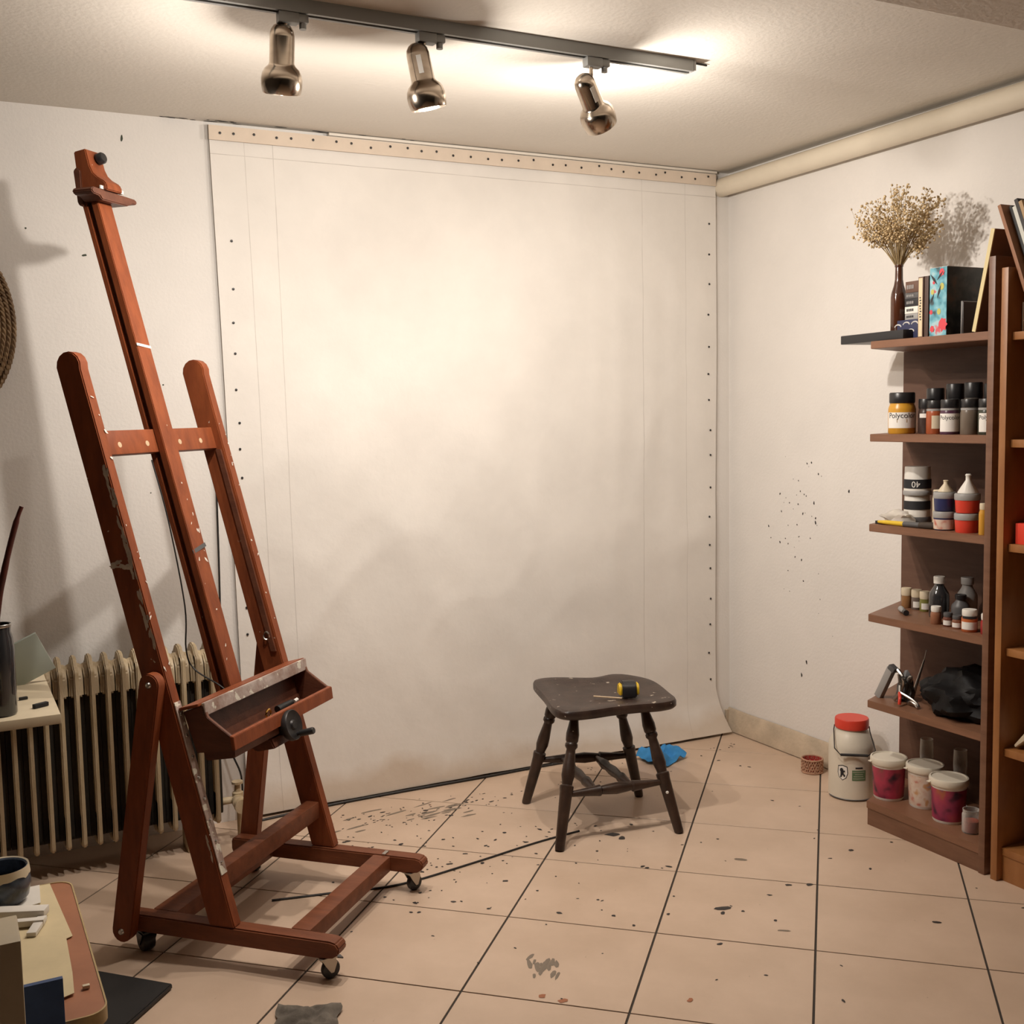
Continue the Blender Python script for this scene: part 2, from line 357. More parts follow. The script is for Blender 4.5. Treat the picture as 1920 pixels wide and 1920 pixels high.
# sloping cement foot along the right wall and short piece of the back wall
b = BM()
n = 40; t = BM(); rows = []
for k in range(n + 1):
    y = YB - .01 - (YB - YF - .1) * k / n if k else YB
    w = noise.noise(Vector((y * 5, 3, 0))) * .012
    rows.append([t.verts.new((XR - .003, y, .108 + w)), t.verts.new((XR - .012, y, .095 + w)), t.verts.new((XR - .02, y, .004)), t.verts.new((XR, y, .002))])
for A, B in zip(rows, rows[1:]):
    for i in range(3): t.faces.new((A[i], B[i], B[i + 1], A[i + 1]))
bmesh.ops.recalc_face_normals(t, faces=t.faces); merge(b, t)
struct('baseboard_right', b, M['base'], smooth=50)
b = BM(); box(b, (3.205, YB - .006, .052), (.03, .014, .1), bev=.004); struct('baseboard_back', b, M['base'])

# ------------------------------------------------------------------ pipe under the ceiling, right wall
b = BM(); tube(b, spline([(XR - .05, YB - .005, H - .066), (XR - .05, 3.2, H - .062), (XR - .05, 2.2, H - .058), (XR - .05, 1.9, H - .056)], 6), .041, 20)
single('ceiling_pipe', b, M['pipe'], 'thick cream painted pipe running along the right wall under the ceiling', 'pipe', (XR - .05, 3.0, H - .1))

# ------------------------------------------------------------------ canvas sheet on the back wall
CX0, CX1, CZ1 = .93, 3.128, 2.532
NX, NZ = 84, 84
def canvas_y(x, z):
    w = noise.noise(Vector((x * 1.1, z * .8, 1))) * .010 + noise.noise(Vector((x * 3 + z * 1.4, z * 2.2 - x, 4))) * .006
    w += .004 * noise.noise(Vector((x * 9 + z * 5, z * 3, 9)))
    # slack diagonal drag lines towards the middle
    w += .006 * sin((x * 1.2 + z) * 9 + 2 * noise.noise(Vector((x * 2, z * 2, 0)))) * max(0, 1 - abs(z - 1.3) / .9) * max(0, 1 - abs(x - 1.8) / .9)
    ed = min((x - CX0) / .12, (CX1 - x) / .12, (CZ1 - z) / .12, 1)
    w *= 1.7; cz = 1 - abs(noise.noise(Vector((x * 1.3 - z * 1.1, z * .9 + x * .6, 21)))) * 9; w += .009 * max(0, cz) * max(0, 1 - abs(z - 1.0) / 1.0)
    cz = 1 - abs(noise.noise(Vector((x * 2.6 + z * .9, z * 1.9 - x * .7, 33)))) * 8; w += .005 * max(0, cz) * max(0, 1 - abs(z - .9) / .9); w += .0035 * sin(x * 46 + 3 * noise.noise(Vector((x * 4, z * .7, 6)))) * max(0, min(1, (x - 2.2) / .5)) * max(0, 1 - abs(z - 1.5) / 1.1)
    w += .010 * max(0, noise.noise(Vector((x * 2.2 - z * 2.6, z * 1.2 + x * .5, 12)))) * max(0, 1 - abs(z - .9) / .8)
    w = max(-.010, min(.032, w * (.25 + .75 * max(0, ed)) + .010))
    lift = max(0, (.16 - z) / .16); lift = lift ** 1.6 * (.010 + .045 * max(0, (x - 1.9) / 1.2))
    return YB - .012 - w * .6 - lift
t = BM(); g = []
for j in range(NZ + 1):
    row = []
    for i in range(NX + 1):
        u, v = i / NX, j / NZ; z = .012 + (CZ1 - .012) * v
        xl = CX0 - .018 * v * v + .022 * (1 - v); xr = CX1 - .006 * sin(v * 6) + .05 * max(0, .08 - v) / .08
        x = xl + (xr - xl) * u
        row.append(t.verts.new((x, canvas_y(x, z), z)))
    g.append(row)
for j in range(NZ):
    for i in range(NX): t.faces.new((g[j][i], g[j][i + 1], g[j + 1][i + 1], g[j + 1][i]))
bmesh.ops.recalc_face_normals(t, faces=t.faces)
for f in t.faces:
    if f.normal.y > 0: f.normal_flip()
bmesh.ops.solidify(t, geom=t.faces[:], thickness=-.0015)
CAN = thing('canvas_sheet', 'huge off-white canvas sheet tacked flat across the back wall', 'canvas', (2.03, YB - .01, 0))
ob('cloth', t, M['canvas'], CAN, smooth=60)
b = BM(); box(b, ((.905 + 3.13) / 2, YB - .030, 2.503), (2.215, .004, .050)); ob('hem_strip', b, M['tape'], CAN)
b = BM(); box(b, ((1.35 + 3.13) / 2, YB - .022, 2.537), (1.78, .024, .010), bev=.002); ob('batten', b, M['batten'], CAN)
tk = BM(); lathe(tk, [(0, .004), (.0035, .003), (.005, 0), (.0015, -.004), (0, -.004)], 8, M=Matrix.Rotation(pi / 2, 4, 'X'))
TACK = ob('tack', tk, M['black'], CAN, world=False); TACK.parent = CAN
pos = []
for k in range(31): pos.append((.935 + .0715 * k + random.uniform(-.015, .015), 2.508 + random.uniform(-.008, .008), YB - .034))
for z in (2.13, 1.96, 1.84, 1.73, 1.60, 1.48, 1.385, 1.28, .80, .70): pos.append((.985 - .012 * z / 2 + random.uniform(-.006, .006), z, None))
for k in range(17): pos.append((3.09 + random.uniform(-.006, .006), 2.30 - .128 * k + random.uniform(-.015, .015), None))
for i, (x, z, y) in enumerate(pos):
    o = TACK if i == 0 else TACK.copy()
    if i: COL.objects.link(o); o.parent = CAN
    y = y if y else canvas_y(x, z) - .003
    o.location = Vector((x, y, z)) - Vector(CAN.location)

# ------------------------------------------------------------------ track and spotlights
TYc = 2.832
TR = thing('light_track', 'grey metal lighting track fixed to the ceiling, carrying three spotlights', 'light track', (1.2, TYc, H))
b = BM()
prism(b, [(TYc - .018, H), (TYc + .018, H), (TYc + .018, H - .034), (TYc + .007, H - .034), (TYc + .007, H - .024), (TYc - .007, H - .024), (TYc - .007, H - .034), (TYc - .018, H - .034)], .1, 2.085, 'x')
ob('rail', b, M['track'], TR, smooth=0)
b = BM(); box(b, (2.09, TYc, H - .016), (.008, .038, .032), bev=.002); ob('end_cap', b, M['grey'], TR)
b = BM(); tube(b, [(2.094, TYc, H - .004), (2.15, TYc + .004, H - .004)], .003, 6); ob('wire_end', b, M['cable'], TR)
def spot(x, top, axis, label, off=(0, 0, 0)):
    ax = Vector(axis).normalized(); top = Vector(top); T = thing('spotlight', label, 'spotlight', (x, TYc, H - .034), 0, 'spotlights on the ceiling track')
    b = BM(); box(b, (x + .006, TYc, H - .047), (.052, .030, .026), bev=.003); ob('adapter', b, M['track'], T)
    b = BM(); box(b, (x + .044, TYc - .002, H - .046), (.026, .024, .020), bev=.003); lathe(b, [(0, -.016), (.009, -.016), (.009, 0)], 14, (x + .044, TYc - .002, H - .054)); ob('lock_knob', b, M['track'], T)
    b = BM(); tube(b, [(x, TYc, H - .058), (x, TYc, top.z), top + ax * .035], .006, 10); ob('stem', b, M['nickel'], T)
    Mx = axisM(top, top + ax)
    pr = [(0, 0), (.012, .002), (.021, .007), (.028, .017), (.031, .030), (.032, .096), (.035, .102), (.044, .110), (.050, .121), (.0525, .135), (.052, .150), (.049, .167), (.047, .170), (.0455, .167), (.047, .142), (.042, .122), (.026, .106), (0, .104)]
    b = BM(); lathe(b, [(r, z) for r, z in pr], 36, M=Mx); hs = ob('housing', b, M['nickel'], T)
    b = BM(); box(b, (0, -.0322, .058), (.013, .0008, .046)); b.transform(Mx @ Matrix.Rotation(radians(62), 4, 'Z')); ob('sticker', b, M['paper'], hs)
    b = BM(); lathe(b, [(.024, .116), (.036, .134), (.040, .150), (.034, .164), (.018, .172), (0, .174)], 24, M=Mx); ob('bulb', b, M['bulb'], T, label='lit reflector bulb in the lamp mouth')
    ld = bpy.data.lights.new('bulb_beam', 'SPOT'); ld.energy = BEAM_W; ld.color = LAMP_COL; ld.spot_size = radians(160); ld.spot_blend = 1.0; ld.shadow_soft_size = .022
    lo = bpy.data.objects.new('bulb_beam', ld); COL.objects.link(lo); lo.parent = T; lo.location = top + ax * .202 + Vector(off) - Vector(T.location)
    lo.rotation_euler = ax.to_track_quat('-Z', 'Y').to_euler()
    ld = bpy.data.lights.new('bulb_spill', 'POINT'); ld.energy = SPILL_W; ld.color = LAMP_COL; ld.shadow_soft_size = .02
    lo = bpy.data.objects.new('bulb_spill', ld); COL.objects.link(lo); lo.parent = T; lo.location = top + ax * .200 + Vector(off) - Vector(T.location)
spot(.838, (.832, 2.84, 2.489), (.05, .34, -.94), 'nickel spotlight hanging straight down, leftmost of three on the track', (-.022, -.022, 0))
spot(1.215, (1.191, 2.835, 2.485), (.235, .08, -.95), 'middle nickel spotlight with its lit bulb showing')
spot(1.735, (1.704, 2.835, 2.462), (.60, .34, -.71), 'tilted nickel spotlight nearest the free end of the track')

# ------------------------------------------------------------------ easel (local frame: x forward, y across, z up)
EZ, ETH = (.861, 3.169, 0), radians(-45.39)
E = thing('studio_easel', 'tall red-brown wooden studio easel with crank and tray, on casters', 'easel', EZ, ETH)
K = .266; ZF = .116
def fx(z, off=0): return -K * (z - ZF) + off
def eo(name, b, m, parent=None, **k): return ob(name, b, m, parent or E, world=False, **k)
for s in (-1, 1):
    y0, y1 = sorted((s * .310, s * .262))
    pr = [(-.372, .074), (-.366, .066), (.262, .066), (.292, .070), (.310, .082), (.314, .098), (.304, .112), (.285, .116), (-.366, .116), (-.372, .108)]
    b = BM(); prism(b, pr, y0, y1, 'y', .004); eo('base_rail', b, M['easel_rail'])
    # leaning upright with rounded head
    y0, y1 = sorted((s * .310, s * .274)); wz = .080; zt = 1.688; r = wz / 2
    pr = [(fx(ZF) - wz, ZF), (fx(ZF), ZF)]
    c = (fx(zt - r * 1.02) - r, zt - r)
    for k in range(9):
        a = radians(-10) + radians(195) * k / 8; pr.append((c[0] + r * cos(a), c[1] + r * sin(a)))
    b = BM(); prism(b, pr, y0, y1, 'y', .003); up = eo('upright', b, M['easel'])
    # inner guide strip on the front of the upright
    b = BM(); ya, yb = sorted((s * .274, s * .268)); prism(b, [(fx(.75) - .03, .75), (fx(.75) - .012, .75), (fx(1.40) - .012, 1.40), (fx(1.40) - .03, 1.40)], ya, yb, 'y'); eo('guide_strip', b, M['easel_dark'], up)
    # back leg
    ya, yb = sorted((s * .345, s * .3105)); P, Q = Vector((-.342, .078)), Vector((-.213 - .03 * (s > 0), .785)); d = (Q - P).normalized(); nrm = Vector((-d.y, d.x)); w = .031; pr = []
    for k in range(9): a = pi * k / 8; pr.append(tuple(P + nrm * w * cos(a) - d * w * sin(a)))
    for k in range(9): a = pi * k / 8; pr.append(tuple(Q - nrm * w * cos(a) + d * w * sin(a)))
    b = BM(); prism(b, pr, ya, yb, 'y', .003); lg = eo('back_leg', b, M['easel'])
    for q in (P, Q):
        b = BM(); lathe(b, [(0, .006), (.006, .005), (.010, 0), (.010, -.003)], 14, (q.x, s * .345, q.y), Matrix.Rotation(-s * pi / 2, 4, 'X')); eo('bolt', b, M['steel'], lg)
# cross members of the base
b = BM(); box(b, (.175, 0, .092), (.058, .524, .048), bev=.004); eo('front_crossbar', b, M['easel_rail'])
b = BM(); box(b, (-.255, 0, .092), (.078, .524, .048), bev=.004); eo('rear_crossbar', b, M['easel_rail'])
b = BM(); box(b, (fx(.238) - .038, 0, .238), (.046, .548, .054), Matrix.Rotation(-.0, 3, 'Y'), bev=.004); eo('stretcher', b, M['easel_rail'])
b = BM(); box(b, (.18, .276, .1185), (.012, .03, .005), bev=.001); eo('corner_plate', b, M['steel'])
# upper cross piece with plugs, mast in front of it
lean = Matrix.Rotation(-math.atan(K), 3, 'Y')
zc = 1.434; b = BM(); box(b, (fx(zc) - .040, 0, zc), (.026, .548, .070), lean, bev=.003); cp = eo('upper_crosspiece', b, M['easel'])
for y in (-.20, -.075, .085, .195):
    b = BM(); lathe(b, [(0, .0015), (.008, .001), (.009, 0)], 14, M=Matrix.Translation((fx(zc) - .0262, y, zc - .004)) @ lean.to_4x4() @ Matrix.Rotation(pi / 2, 4, 'Y')); eo('plug', b, M['pinkwood'], cp)
def mast(z0, z1, xa, xb, hw_, name, m, par=None):
    b = BM(); prism(b, [(fx(z0) + xa, z0), (fx(z0) + xb, z0), (fx(z1) + xb, z1), (fx(z1) + xa, z1)], -hw_, hw_, 'y', .002); return eo(name, b, m, par)
ms = mast(.66, 2.20, -.026, -.002, .032, 'mast', M['easel'])
mast(.66, 2.20, -.042, -.026, .018, 'mast_groove', M['easel_dark'], ms)
mast(.66, 2.18, -.060, -.042, .030, 'mast_back', M['easel'], ms)
b = BM(); box(b, (fx(1.115) - .0014, 0, 1.115), (.002, .066, .012), Matrix.Rotation(radians(14), 3, 'X') @ lean); eo('tape_band', b, M['dgrey'], ms)
b = BM(); box(b, (fx(1.718) - .0014, 0, 1.718), (.002, .066, .008), Matrix.Rotation(radians(-6), 3, 'X') @ lean); eo('paint_mark', b, M['paper'], ms)
# head: bracket with flared foot, knob and canvas clamp
hp = [(-.632, 2.290), (-.590, 2.296), (-.578, 2.246), (-.568, 2.226), (-.553, 2.212), (-.532, 2.200), (-.522, 2.190), (-.520, 2.172), (-.606, 2.172), (-.626, 2.235)]
hp = [(x + .018, z) for x, z in hp]
b = BM(); prism(b, hp, -.036, .036, 'y', .003); hd = eo('top_bracket', b, M['easel'])
b = BM(); prism(b, [(-.596, 2.13), (-.586, 2.13), (-.590, 2.235), (-.604, 2.245), (-.616, 2.235), (-.606, 2.14)], -.040, .030, 'y', .003); eo('bracket_back', b, M['easel_dark'], hd)
b = BM(); lathe(b, [(0, .030), (.013, .029), (.017, .024), (.017, .010), (.012, .006), (.010, 0)], 20, M=Matrix.Translation((-.570, .010, 2.270)) @ lean.to_4x4() @ Matrix.Rotation(pi / 2, 4, 'Y')); eo('knob', b, M['black'], hd)
b = BM(); lg = [(-.092, 2.152), (-.084, 2.143), (-.055, 2.140), (-.045, 2.130), (.070, 2.130), (.095, 2.140), (.112, 2.140), (.118, 2.146), (.112, 2.156), (-.084, 2.162)]
prism(b, [(y, z + .012) for y, z in lg], -.582, -.512, 'x', .003); eo('canvas_clamp', b, M['easel_dark'], hd)
b = BM(); box(b, (-.516, -.035, 2.179), (.004, .028, .010)); box(b, (-.518, .045, 2.179), (.012, .016, .010)); eo('paper_scrap', b, M['sheet'], hd)
# tray: end panels, back, bottom, front board, ledge
endp = [(-.150, .700), (-.086, .722), (-.074, .690), (.000, .640), (.006, .602), (-.112, .588)]
for s in (-1, 1):
    y0, y1 = sorted((s * .272, s * .284)); b = BM(); prism(b, endp, y0, y1, 'y', .0015); eo('tray_end', b, M['easel_dark'])
b = BM(); prism(b, [(-.152, .700), (-.136, .704), (-.098, .594), (-.114, .588)], -.273, .273, 'y', .002); eo('tray_back', b, M['easel_dark'])
b = BM(); prism(b, [(-.112, .588), (.004, .604), (.003, .612), (-.114, .597)], -.272, .272, 'y'); eo('tray_floor', b, M['easel_dark'])
b = BM(); prism(b, [(.000, .606), (.010, .604), (.006, .642), (-.006, .644)], -.286, .286, 'y', .0015); eo('tray_front', b, M['easel'])
b = BM(); prism(b, [(-.152, .706), (-.090, .722), (-.092, .730), (-.154, .714)], -.300, .290, 'y', .0015); eo('canvas_ledge', b, M['easel'])
b = BM(); prism(b, [(-.088, .692), (-.078, .694), (-.082, .730), (-.092, .728)], -.284, .284, 'y', .0015); eo('ledge_lip', b, M['paint_wood'], label='paint-smeared front lip of the canvas ledge')
b = BM(); prism(b, [(-.108, .588), (-.008, .600), (-.008, .575), (-.100, .560)], -.262, .10, 'y', .003); prism(b, [(-.100, .562), (-.010, .574), (.004, .545), (-.06, .530)], -.07, .07, 'y', .004); eo('gear_box', b, M['easel_dark'])
cw = Matrix.Translation((.010, .0, .594)) @ lean.to_4x4() @ Matrix.Rotation(pi / 2, 4, 'Y')
b = BM(); lathe(b, [(0, -.03), (.022, -.03), (.030, -.006), (.043, 0), (.0455, .006), (.0455, .018), (.043, .021), (.038, .019), (.016, .017), (.012, .022), (0, .022)], 36, M=cw); wh = eo('crank_wheel', b, M['iron'])
b = BM(); lathe(b, [(0, .018), (.006, .018), (.006, .026), (.0095, .028), (.0105, .07), (.0085, .074), (0, .074)], 16, (0, 0, 0), cw @ Matrix.Translation((.030, .008, 0))); eo('crank_handle', b, M['black'], wh)
# things stuck to the easel: metal rack strip, studs, hook, lifting cable
b = BM(); prism(b, [(fx(.26), .26), (fx(.26) + .003, .26), (fx(.73) + .003, .73), (fx(.73), .73)], -.306, -.279, 'y'); st = eo('metal_strip', b, M['paint_wood'])
for k in range(8):
    z = .29 + .058 * k; b = BM(); lathe(b, [(0, .004), (.004, .003), (.005, 0)], 10, M=Matrix.Translation((fx(z) + .003, -.292, z)) @ lean.to_4x4() @ Matrix.Rotation(pi / 2, 4, 'Y')); eo('stud', b, M['steel'], st)
b = BM(); tube(b, [(fx(.80) - .03 + .010 * cos(a), .268 - .003 * sin(a * 2), .80 + .013 * sin(a)) for a in [2 * pi * k / 14 for k in range(14)]], .0028, 6, True); eo('hook_ring', b, M['steel'])
b = BM(); tube(b, spline([(fx(1.38) - .05, -.045, 1.38), (fx(1.2) - .05, -.045, 1.2), (fx(.95) - .07, -.05, .95), (fx(.82) - .10, -.06, .82), (fx(.75) - .10, -.05, .76), (-.18, -.06, .72), (-.15, -.05, .69)], 6), .0024, 6); eo('lifting_cable', b, M['cable'])
def EL(x, y, z): return MW[E] @ Vector((x, y, z))
b = BM(); tube(b, [EL(-.06, .06, .622), EL(-.05, .13, .628)], [.012, .009], 10); single('paint_tube', b, M['black_soft'], 'dark squeezed paint tube lying in the easel tray', 'paint tube', EL(-.055, .095, .612))
b = BM(); tube(b, [EL(-.046, .137, .629), EL(-.044, .153, .631)], .006, 8); single('tube_cap', b, M['paper'], 'white tube cap lying in the easel tray', 'cap', EL(-.045, .145, .622))
b = BM(); tube(b, [EL(-.055, .0 + .013 * cos(2 * pi * k / 12), .626 + .013 * sin(2 * pi * k / 12)) for k in range(12)], .0035, 6, True); single('brass_ring', b, mat('brass', (.7, .42, .12), .25, 1.0), 'small brass ring standing in the easel tray', 'ring', EL(-.055, 0, .610))
b = BM(); tube(b, [EL(-.03, -.09, .617), EL(-.018, .02, .620)], .004, 6); single('pencil_stub', b, M['cream'], 'pale pencil stub in the easel tray near the crank', 'pencil', EL(-.025, -.035, .613))
def streaks(name, items, y, m, par=None):
    t = BM(); sgn = 1 if y > 0 else -1
    for (x, z, r, e, an) in items:
        vs = []
        for k in range(9):
            a_ = 2 * pi * k / 9; q = r * random.uniform(.6, 1.3); u, v = q * cos(a_) * e, q * sin(a_); vs.append(t.verts.new((x + u * cos(an) - v * sin(an), y, z + u * sin(an) + v * cos(an))))
        c = t.verts.new((x, y + sgn * .0008, z))
        for k in range(9): t.faces.new((c, vs[k], vs[(k + 1) % 9]))
    bmesh.ops.recalc_face_normals(t, faces=t.faces); return eo(name, t, m, par, kind='stuff')
rk = random.Random(4); la = math.atan2(1, -K)
itm = [(fx(z) - rk.uniform(.004, .016), z, rk.uniform(.0025, .006), rk.uniform(2, 6), la + rk.uniform(-.1, .1)) for z in [rk.uniform(.86, 1.40) for k in range(46)]]
itm += [(fx(1.105) - rk.uniform(.004, .07), 1.105 + rk.gauss(0, .006), rk.uniform(.003, .006), rk.uniform(1.5, 3), rk.uniform(-.2, .2)) for k in range(14)]
itm += [(fx(z) - rk.uniform(.006, .012), z, .004, 4, la) for z in (.36, .34, .31)]
streaks('paint_streaks', itm, -.3104, mat('dried_white_paint', (.52, .44, .38), .7, var=.2, vs=40))
def front_marks(items, y, off=.0006):
    t = BM()
    for (dy, z, r, e, an) in items:
        vs = []
        for k in range(9):
            a_ = 2 * pi * k / 9; q = r * random.uniform(.6, 1.3); u, v = q * cos(a_) * e, q * sin(a_); yy = y + dy + u * cos(an) - v * sin(an); zz_ = z + u * sin(an) + v * cos(an); vs.append(t.verts.new((fx(zz_) + off, yy, zz_)))
        c = t.verts.new((fx(z) + off + .0008, y + dy, z))
        for k in range(9): t.faces.new((c, vs[k], vs[(k + 1) % 9]))
    bmesh.ops.recalc_face_normals(t, faces=t.faces); return eo('paint_marks', t, M['sheet'], kind='stuff')
front_marks([(rk.uniform(-.024, .024), rk.choice((rk.uniform(1.15, 1.38), rk.uniform(.75, 1.2))), rk.uniform(.0012, .0032), rk.uniform(1, 4), rk.uniform(0, 3)) for k in range(14)], 0, -.0016)
front_marks([(rk.uniform(-.012, .012), rk.uniform(.75, 1.5), rk.uniform(.0012, .003), rk.uniform(1, 3), rk.uniform(0, 3)) for k in range(11)], .292)
front_marks([(rk.uniform(-.014, .014), rk.uniform(.3, 1.6), rk.uniform(.0012, .0035), rk.uniform(1, 4), rk.uniform(0, 3)) for k in range(16)], -.292)
def caster(x, y, ang, dark=False):
    k_ = 1.22 if dark else 1.0; F = Matrix.Translation((x, y, 0)) @ Matrix.Rotation(ang, 4, 'Z')
    b = BM(); lathe(b, [(r_ * k_, z_ * (1.8 if dark else 1)) for r_, z_ in ((0, -.009), (.012, -.011), (.0235, -.009), (.026, -.004), (.026, .004), (.0235, .009), (.012, .011), (0, .009))], 24, M=F @ Matrix.Translation((.012, 0, .026 * k_)) @ Matrix.Rotation(pi / 2, 4, 'X'))
    c = eo('caster_wheel', b, M['black'])
    b = BM()
    for s in (-1, 1): prism(b, [(-.016, .058), (.022, .058), (.026, .046), (.016, .020), (.008, .020), (-.006, .040)], s * (.020 if dark else .0125), s * (.023 if dark else .0155), 'y')
    box(b, (.004, 0, .0595), (.044, .034, .003)); box(b, (0, 0, .0635), (.046, .042, .005), bev=.001); b.transform(F); eo('fork', b, M['black'] if dark else M['zinc'], c)
    b = BM(); box(b, (.032, 0, .054), (.030, .020, .004), Matrix.Rotation(radians(20), 3, 'Y'), bev=.001); b.transform(F); eo('brake_lever', b, M['dgrey'], c)
for x, y, a, dk in ((.262, -.286, .9, False), (.262, .286, 1.1, False), (-.30, -.286, 2.6, True), (-.30, .286, 2.3, True)): caster(x, y, a, dk)

# ------------------------------------------------------------------ stool
ST = thing('wooden_stool', 'low dark brown wooden stool with a scooped seat and turned legs', 'stool', (2.13, 3.44, 0))
SZ = .46
outl = [(2.006, 3.76), (1.945, 3.56), (1.892, 3.40), (1.912, 3.325), (1.99, 3.302), (2.08, 3.298), (2.18, 3.281), (2.265, 3.258), (2.335, 3.275), (2.37, 3.36), (2.425, 3.55), (2.405, 3.67), (2.352, 3.728), (2.25, 3.722), (2.13, 3.802), (2.055, 3.815)]
k_ = (1.5 - SZ) / (1.5 - .45); outl = [(x * k_, y * k_) for x, y in outl]
loop = spline([(x, y, 0) for x, y in outl], 5, True); cen = sum(loop, Vector()) / len(loop)
t = BM(); rings = []
def scoop(f, p):
    return SZ - .014 * max(0, 1 - (f / .82) ** 3) + .004 * max(0, 1 - abs(p.x - cen.x) / .06) * (1 - f)
for f, z in ((0, None), (.25, None), (.5, None), (.68, None), (.82, None), (.93, SZ), (.985, SZ - .002), (1.0, SZ - .009), (1.0, SZ - .026), (.97, SZ - .034), (.8, SZ - .036)):
    if f == 0: rings.append([t.verts.new((cen.x, cen.y, scoop(0, cen)))]); continue
    R_ = []
    for p in loop:
        q = cen + (p - cen) * f; R_.append(t.verts.new((q.x, q.y, z if z else scoop(f, q))))
    rings.append(R_)
nl = len(loop)
for i in range(nl): t.faces.new((rings[0][0], rings[1][i], rings[1][(i + 1) % nl]))
for A, B in zip(rings[1:], rings[2:]):
    for i in range(nl): t.faces.new((A[i], B[i], B[(i + 1) % nl], A[(i + 1) % nl]))
t.faces.new(rings[-1]); bmesh.ops.recalc_face_normals(t, faces=t.faces); ob('seat', t, M['stool'], ST, smooth=50)
feet = [(1.812, 3.228, 0), (2.262, 3.158, 0), (1.932, 3.70, 0), (2.35, 3.545, 0)]
tops = [(1.955, 3.355, .428), (2.225, 3.325, .428), (2.04, 3.64, .428), (2.27, 3.575, .428)]
legp = [(0, .0155), (.02, .017), (.20, .0195), (.42, .0225), (.445, .0245), (.465, .0245), (.475, .018), (.50, .0195), (.54, .0235), (.60, .0225), (.70, .0175), (.735, .016), (.755, .0225), (.775, .0225), (.785, .019), (.80, .0225), (.85, .0235), (.91, .019), (.985, .0135)]
def at(P, Q, z): t_ = z / Q[2]; return tuple(P[i] + (Q[i] - P[i]) * t_ for i in range(3))
for P, Q in zip(feet, tops):
    b = BM(); turned(b, P, Q, legp); lg = ob('leg', b, M['stool_leg'], ST)
strp = [(0, .009), (.12, .012), (.24, .016), (.30, .0185), (.335, .0205), (.35, .015), (.40, .0175), (.5, .021), (.6, .0175), (.65, .015), (.665, .0205), (.70, .0185), (.76, .016), (.88, .012), (1, .009)]
J = [at(P, Q, z) for P, Q, z in zip(feet, tops, (.172, .170, .170, .165))]
for a, c in ((0, 1), (2, 3)):
    b = BM(); turned(b, J[a], J[c], strp); ob('stretcher', b, M['stool_leg'], ST)
lerp = lambda P, Q, t: tuple(P[i] + (Q[i] - P[i]) * t for i in range(3))
for t_ in (.30, .66):
    b = BM(); turned(b, lerp(J[0], J[1], t_), lerp(J[2], J[3], t_ - .04), [(0, .009), (.2, .016), (.28, .0195), (.31, .014), (.5, .0195), (.69, .014), (.72, .0195), (.8, .016), (1, .009)]); ob('stretcher', b, M['stool_leg'], ST)
for P, Q, z in ((feet[0], tops[0], .375), (feet[1], tops[1], .14)):
    q = at(P, Q, z); b = BM(); d = Vector((-q[0], -q[1], 0)).normalized(); lathe(b, [(0, .003), (.0045, .002), (.006, 0)], 10, M=axisM(Vector(q) + d * .0205, Vector(q) + d * .03)); ob('screw_cap', b, M['paper'], ST)
# tape measure on the stool
TM = thing('tape_measure', 'black and yellow tape measure lying on the stool seat', 'tape measure', (2.20, 3.385, SZ - .006), radians(-112))
pr = [(-.034, 0), (.034, 0), (.036, .012), (.034, .036), (.024, .052), (.006, .058), (-.014, .056), (-.029, .044), (-.036, .026), (-.036, .006)]
b = BM(); prism(b, pr, -.026, .026, 'y', .004); ob('case', b, M['black'], TM, world=False)
for s in (-1, 1):
    b = BM(); ya, yb = sorted((s * .0262, s * .037)); prism(b, [(x * .72, .028 + (z - .028) * .76) for x, z in pr], ya, yb, 'y', .004); ob('side_plate', b, M['yellow'], TM, world=False)
b = BM(); box(b, (-.048, 0, .004), (.030, .016, .0012)); box(b, (-.063, 0, .002), (.0012, .017, .010)); ob('blade_hook', b, M['steel'], TM, world=False)
b = BM(); tube(b, [(2.085, 3.44, SZ - .004), (2.16, 3.365, SZ - .005)], .0035, 6)
single('wooden_stick', b, M['pinkwood'], 'thin pale wooden stick on the stool beside the tape measure', 'stick', (2.12, 3.40, SZ - .005))

# ------------------------------------------------------------------ radiator
RD = thing('cast_iron_radiator', 'old cream cast iron column radiator under the white wall', 'radiator', (.36, 3.89, 0))
y0, y1, z0, z1 = 3.815, 3.985, .085, .725
def rr(y0, y1, z0, z1, r, n=5):
    pts = []
    for (cy, cz, a) in ((y1 - r, z0 + r, -90), (y1 - r, z1 - r, 0), (y0 + r, z1 - r, 90), (y0 + r, z0 + r, 180)):
        for k in range(n + 1): an = radians(a + 90 * k / n); pts.append((cy + r * cos(an), cz + r * sin(an)))
    return pts
sec = BM(); web = BM()
# slim front and back columns, arched top and bottom, joining hubs; recessed web coloured near-black, painting in the shade between columns
for ya, yb in ((y0, y0 + .050), (y1 - .045, y1)):
    prism(sec, rr(ya, yb, z0 + .01, z1 - .03, .018), -.0078, .0078, 'x', .004)
arch = [(y0, .60), (y0 + .004, .66), (y0 + .02, .695), (3.87, .722), (3.9, .727), (3.93, .722), (y1 - .02, .695), (y1 - .004, .66), (y1, .60), (y1 - .045, .60), (y1 - .055, .635), (3.9, .65), (y0 + .055, .635), (y0 + .045, .60)]
prism(sec, arch, -.0078, .0078, 'x', .004)
prism(sec, [(y, .81 - z) for y, z in arch], -.0078, .0078, 'x', .004)
for zz, hr in ((.665, 1.0),):
    lathe(sec, [(.030 * hr, -.0243), (.034 * hr, -.016), (.034 * hr, .016), (.030 * hr, .0243)], 20, M=Matrix.Translation((0, 3.90, zz)) @ Matrix.Rotation(pi / 2, 4, 'Y'))
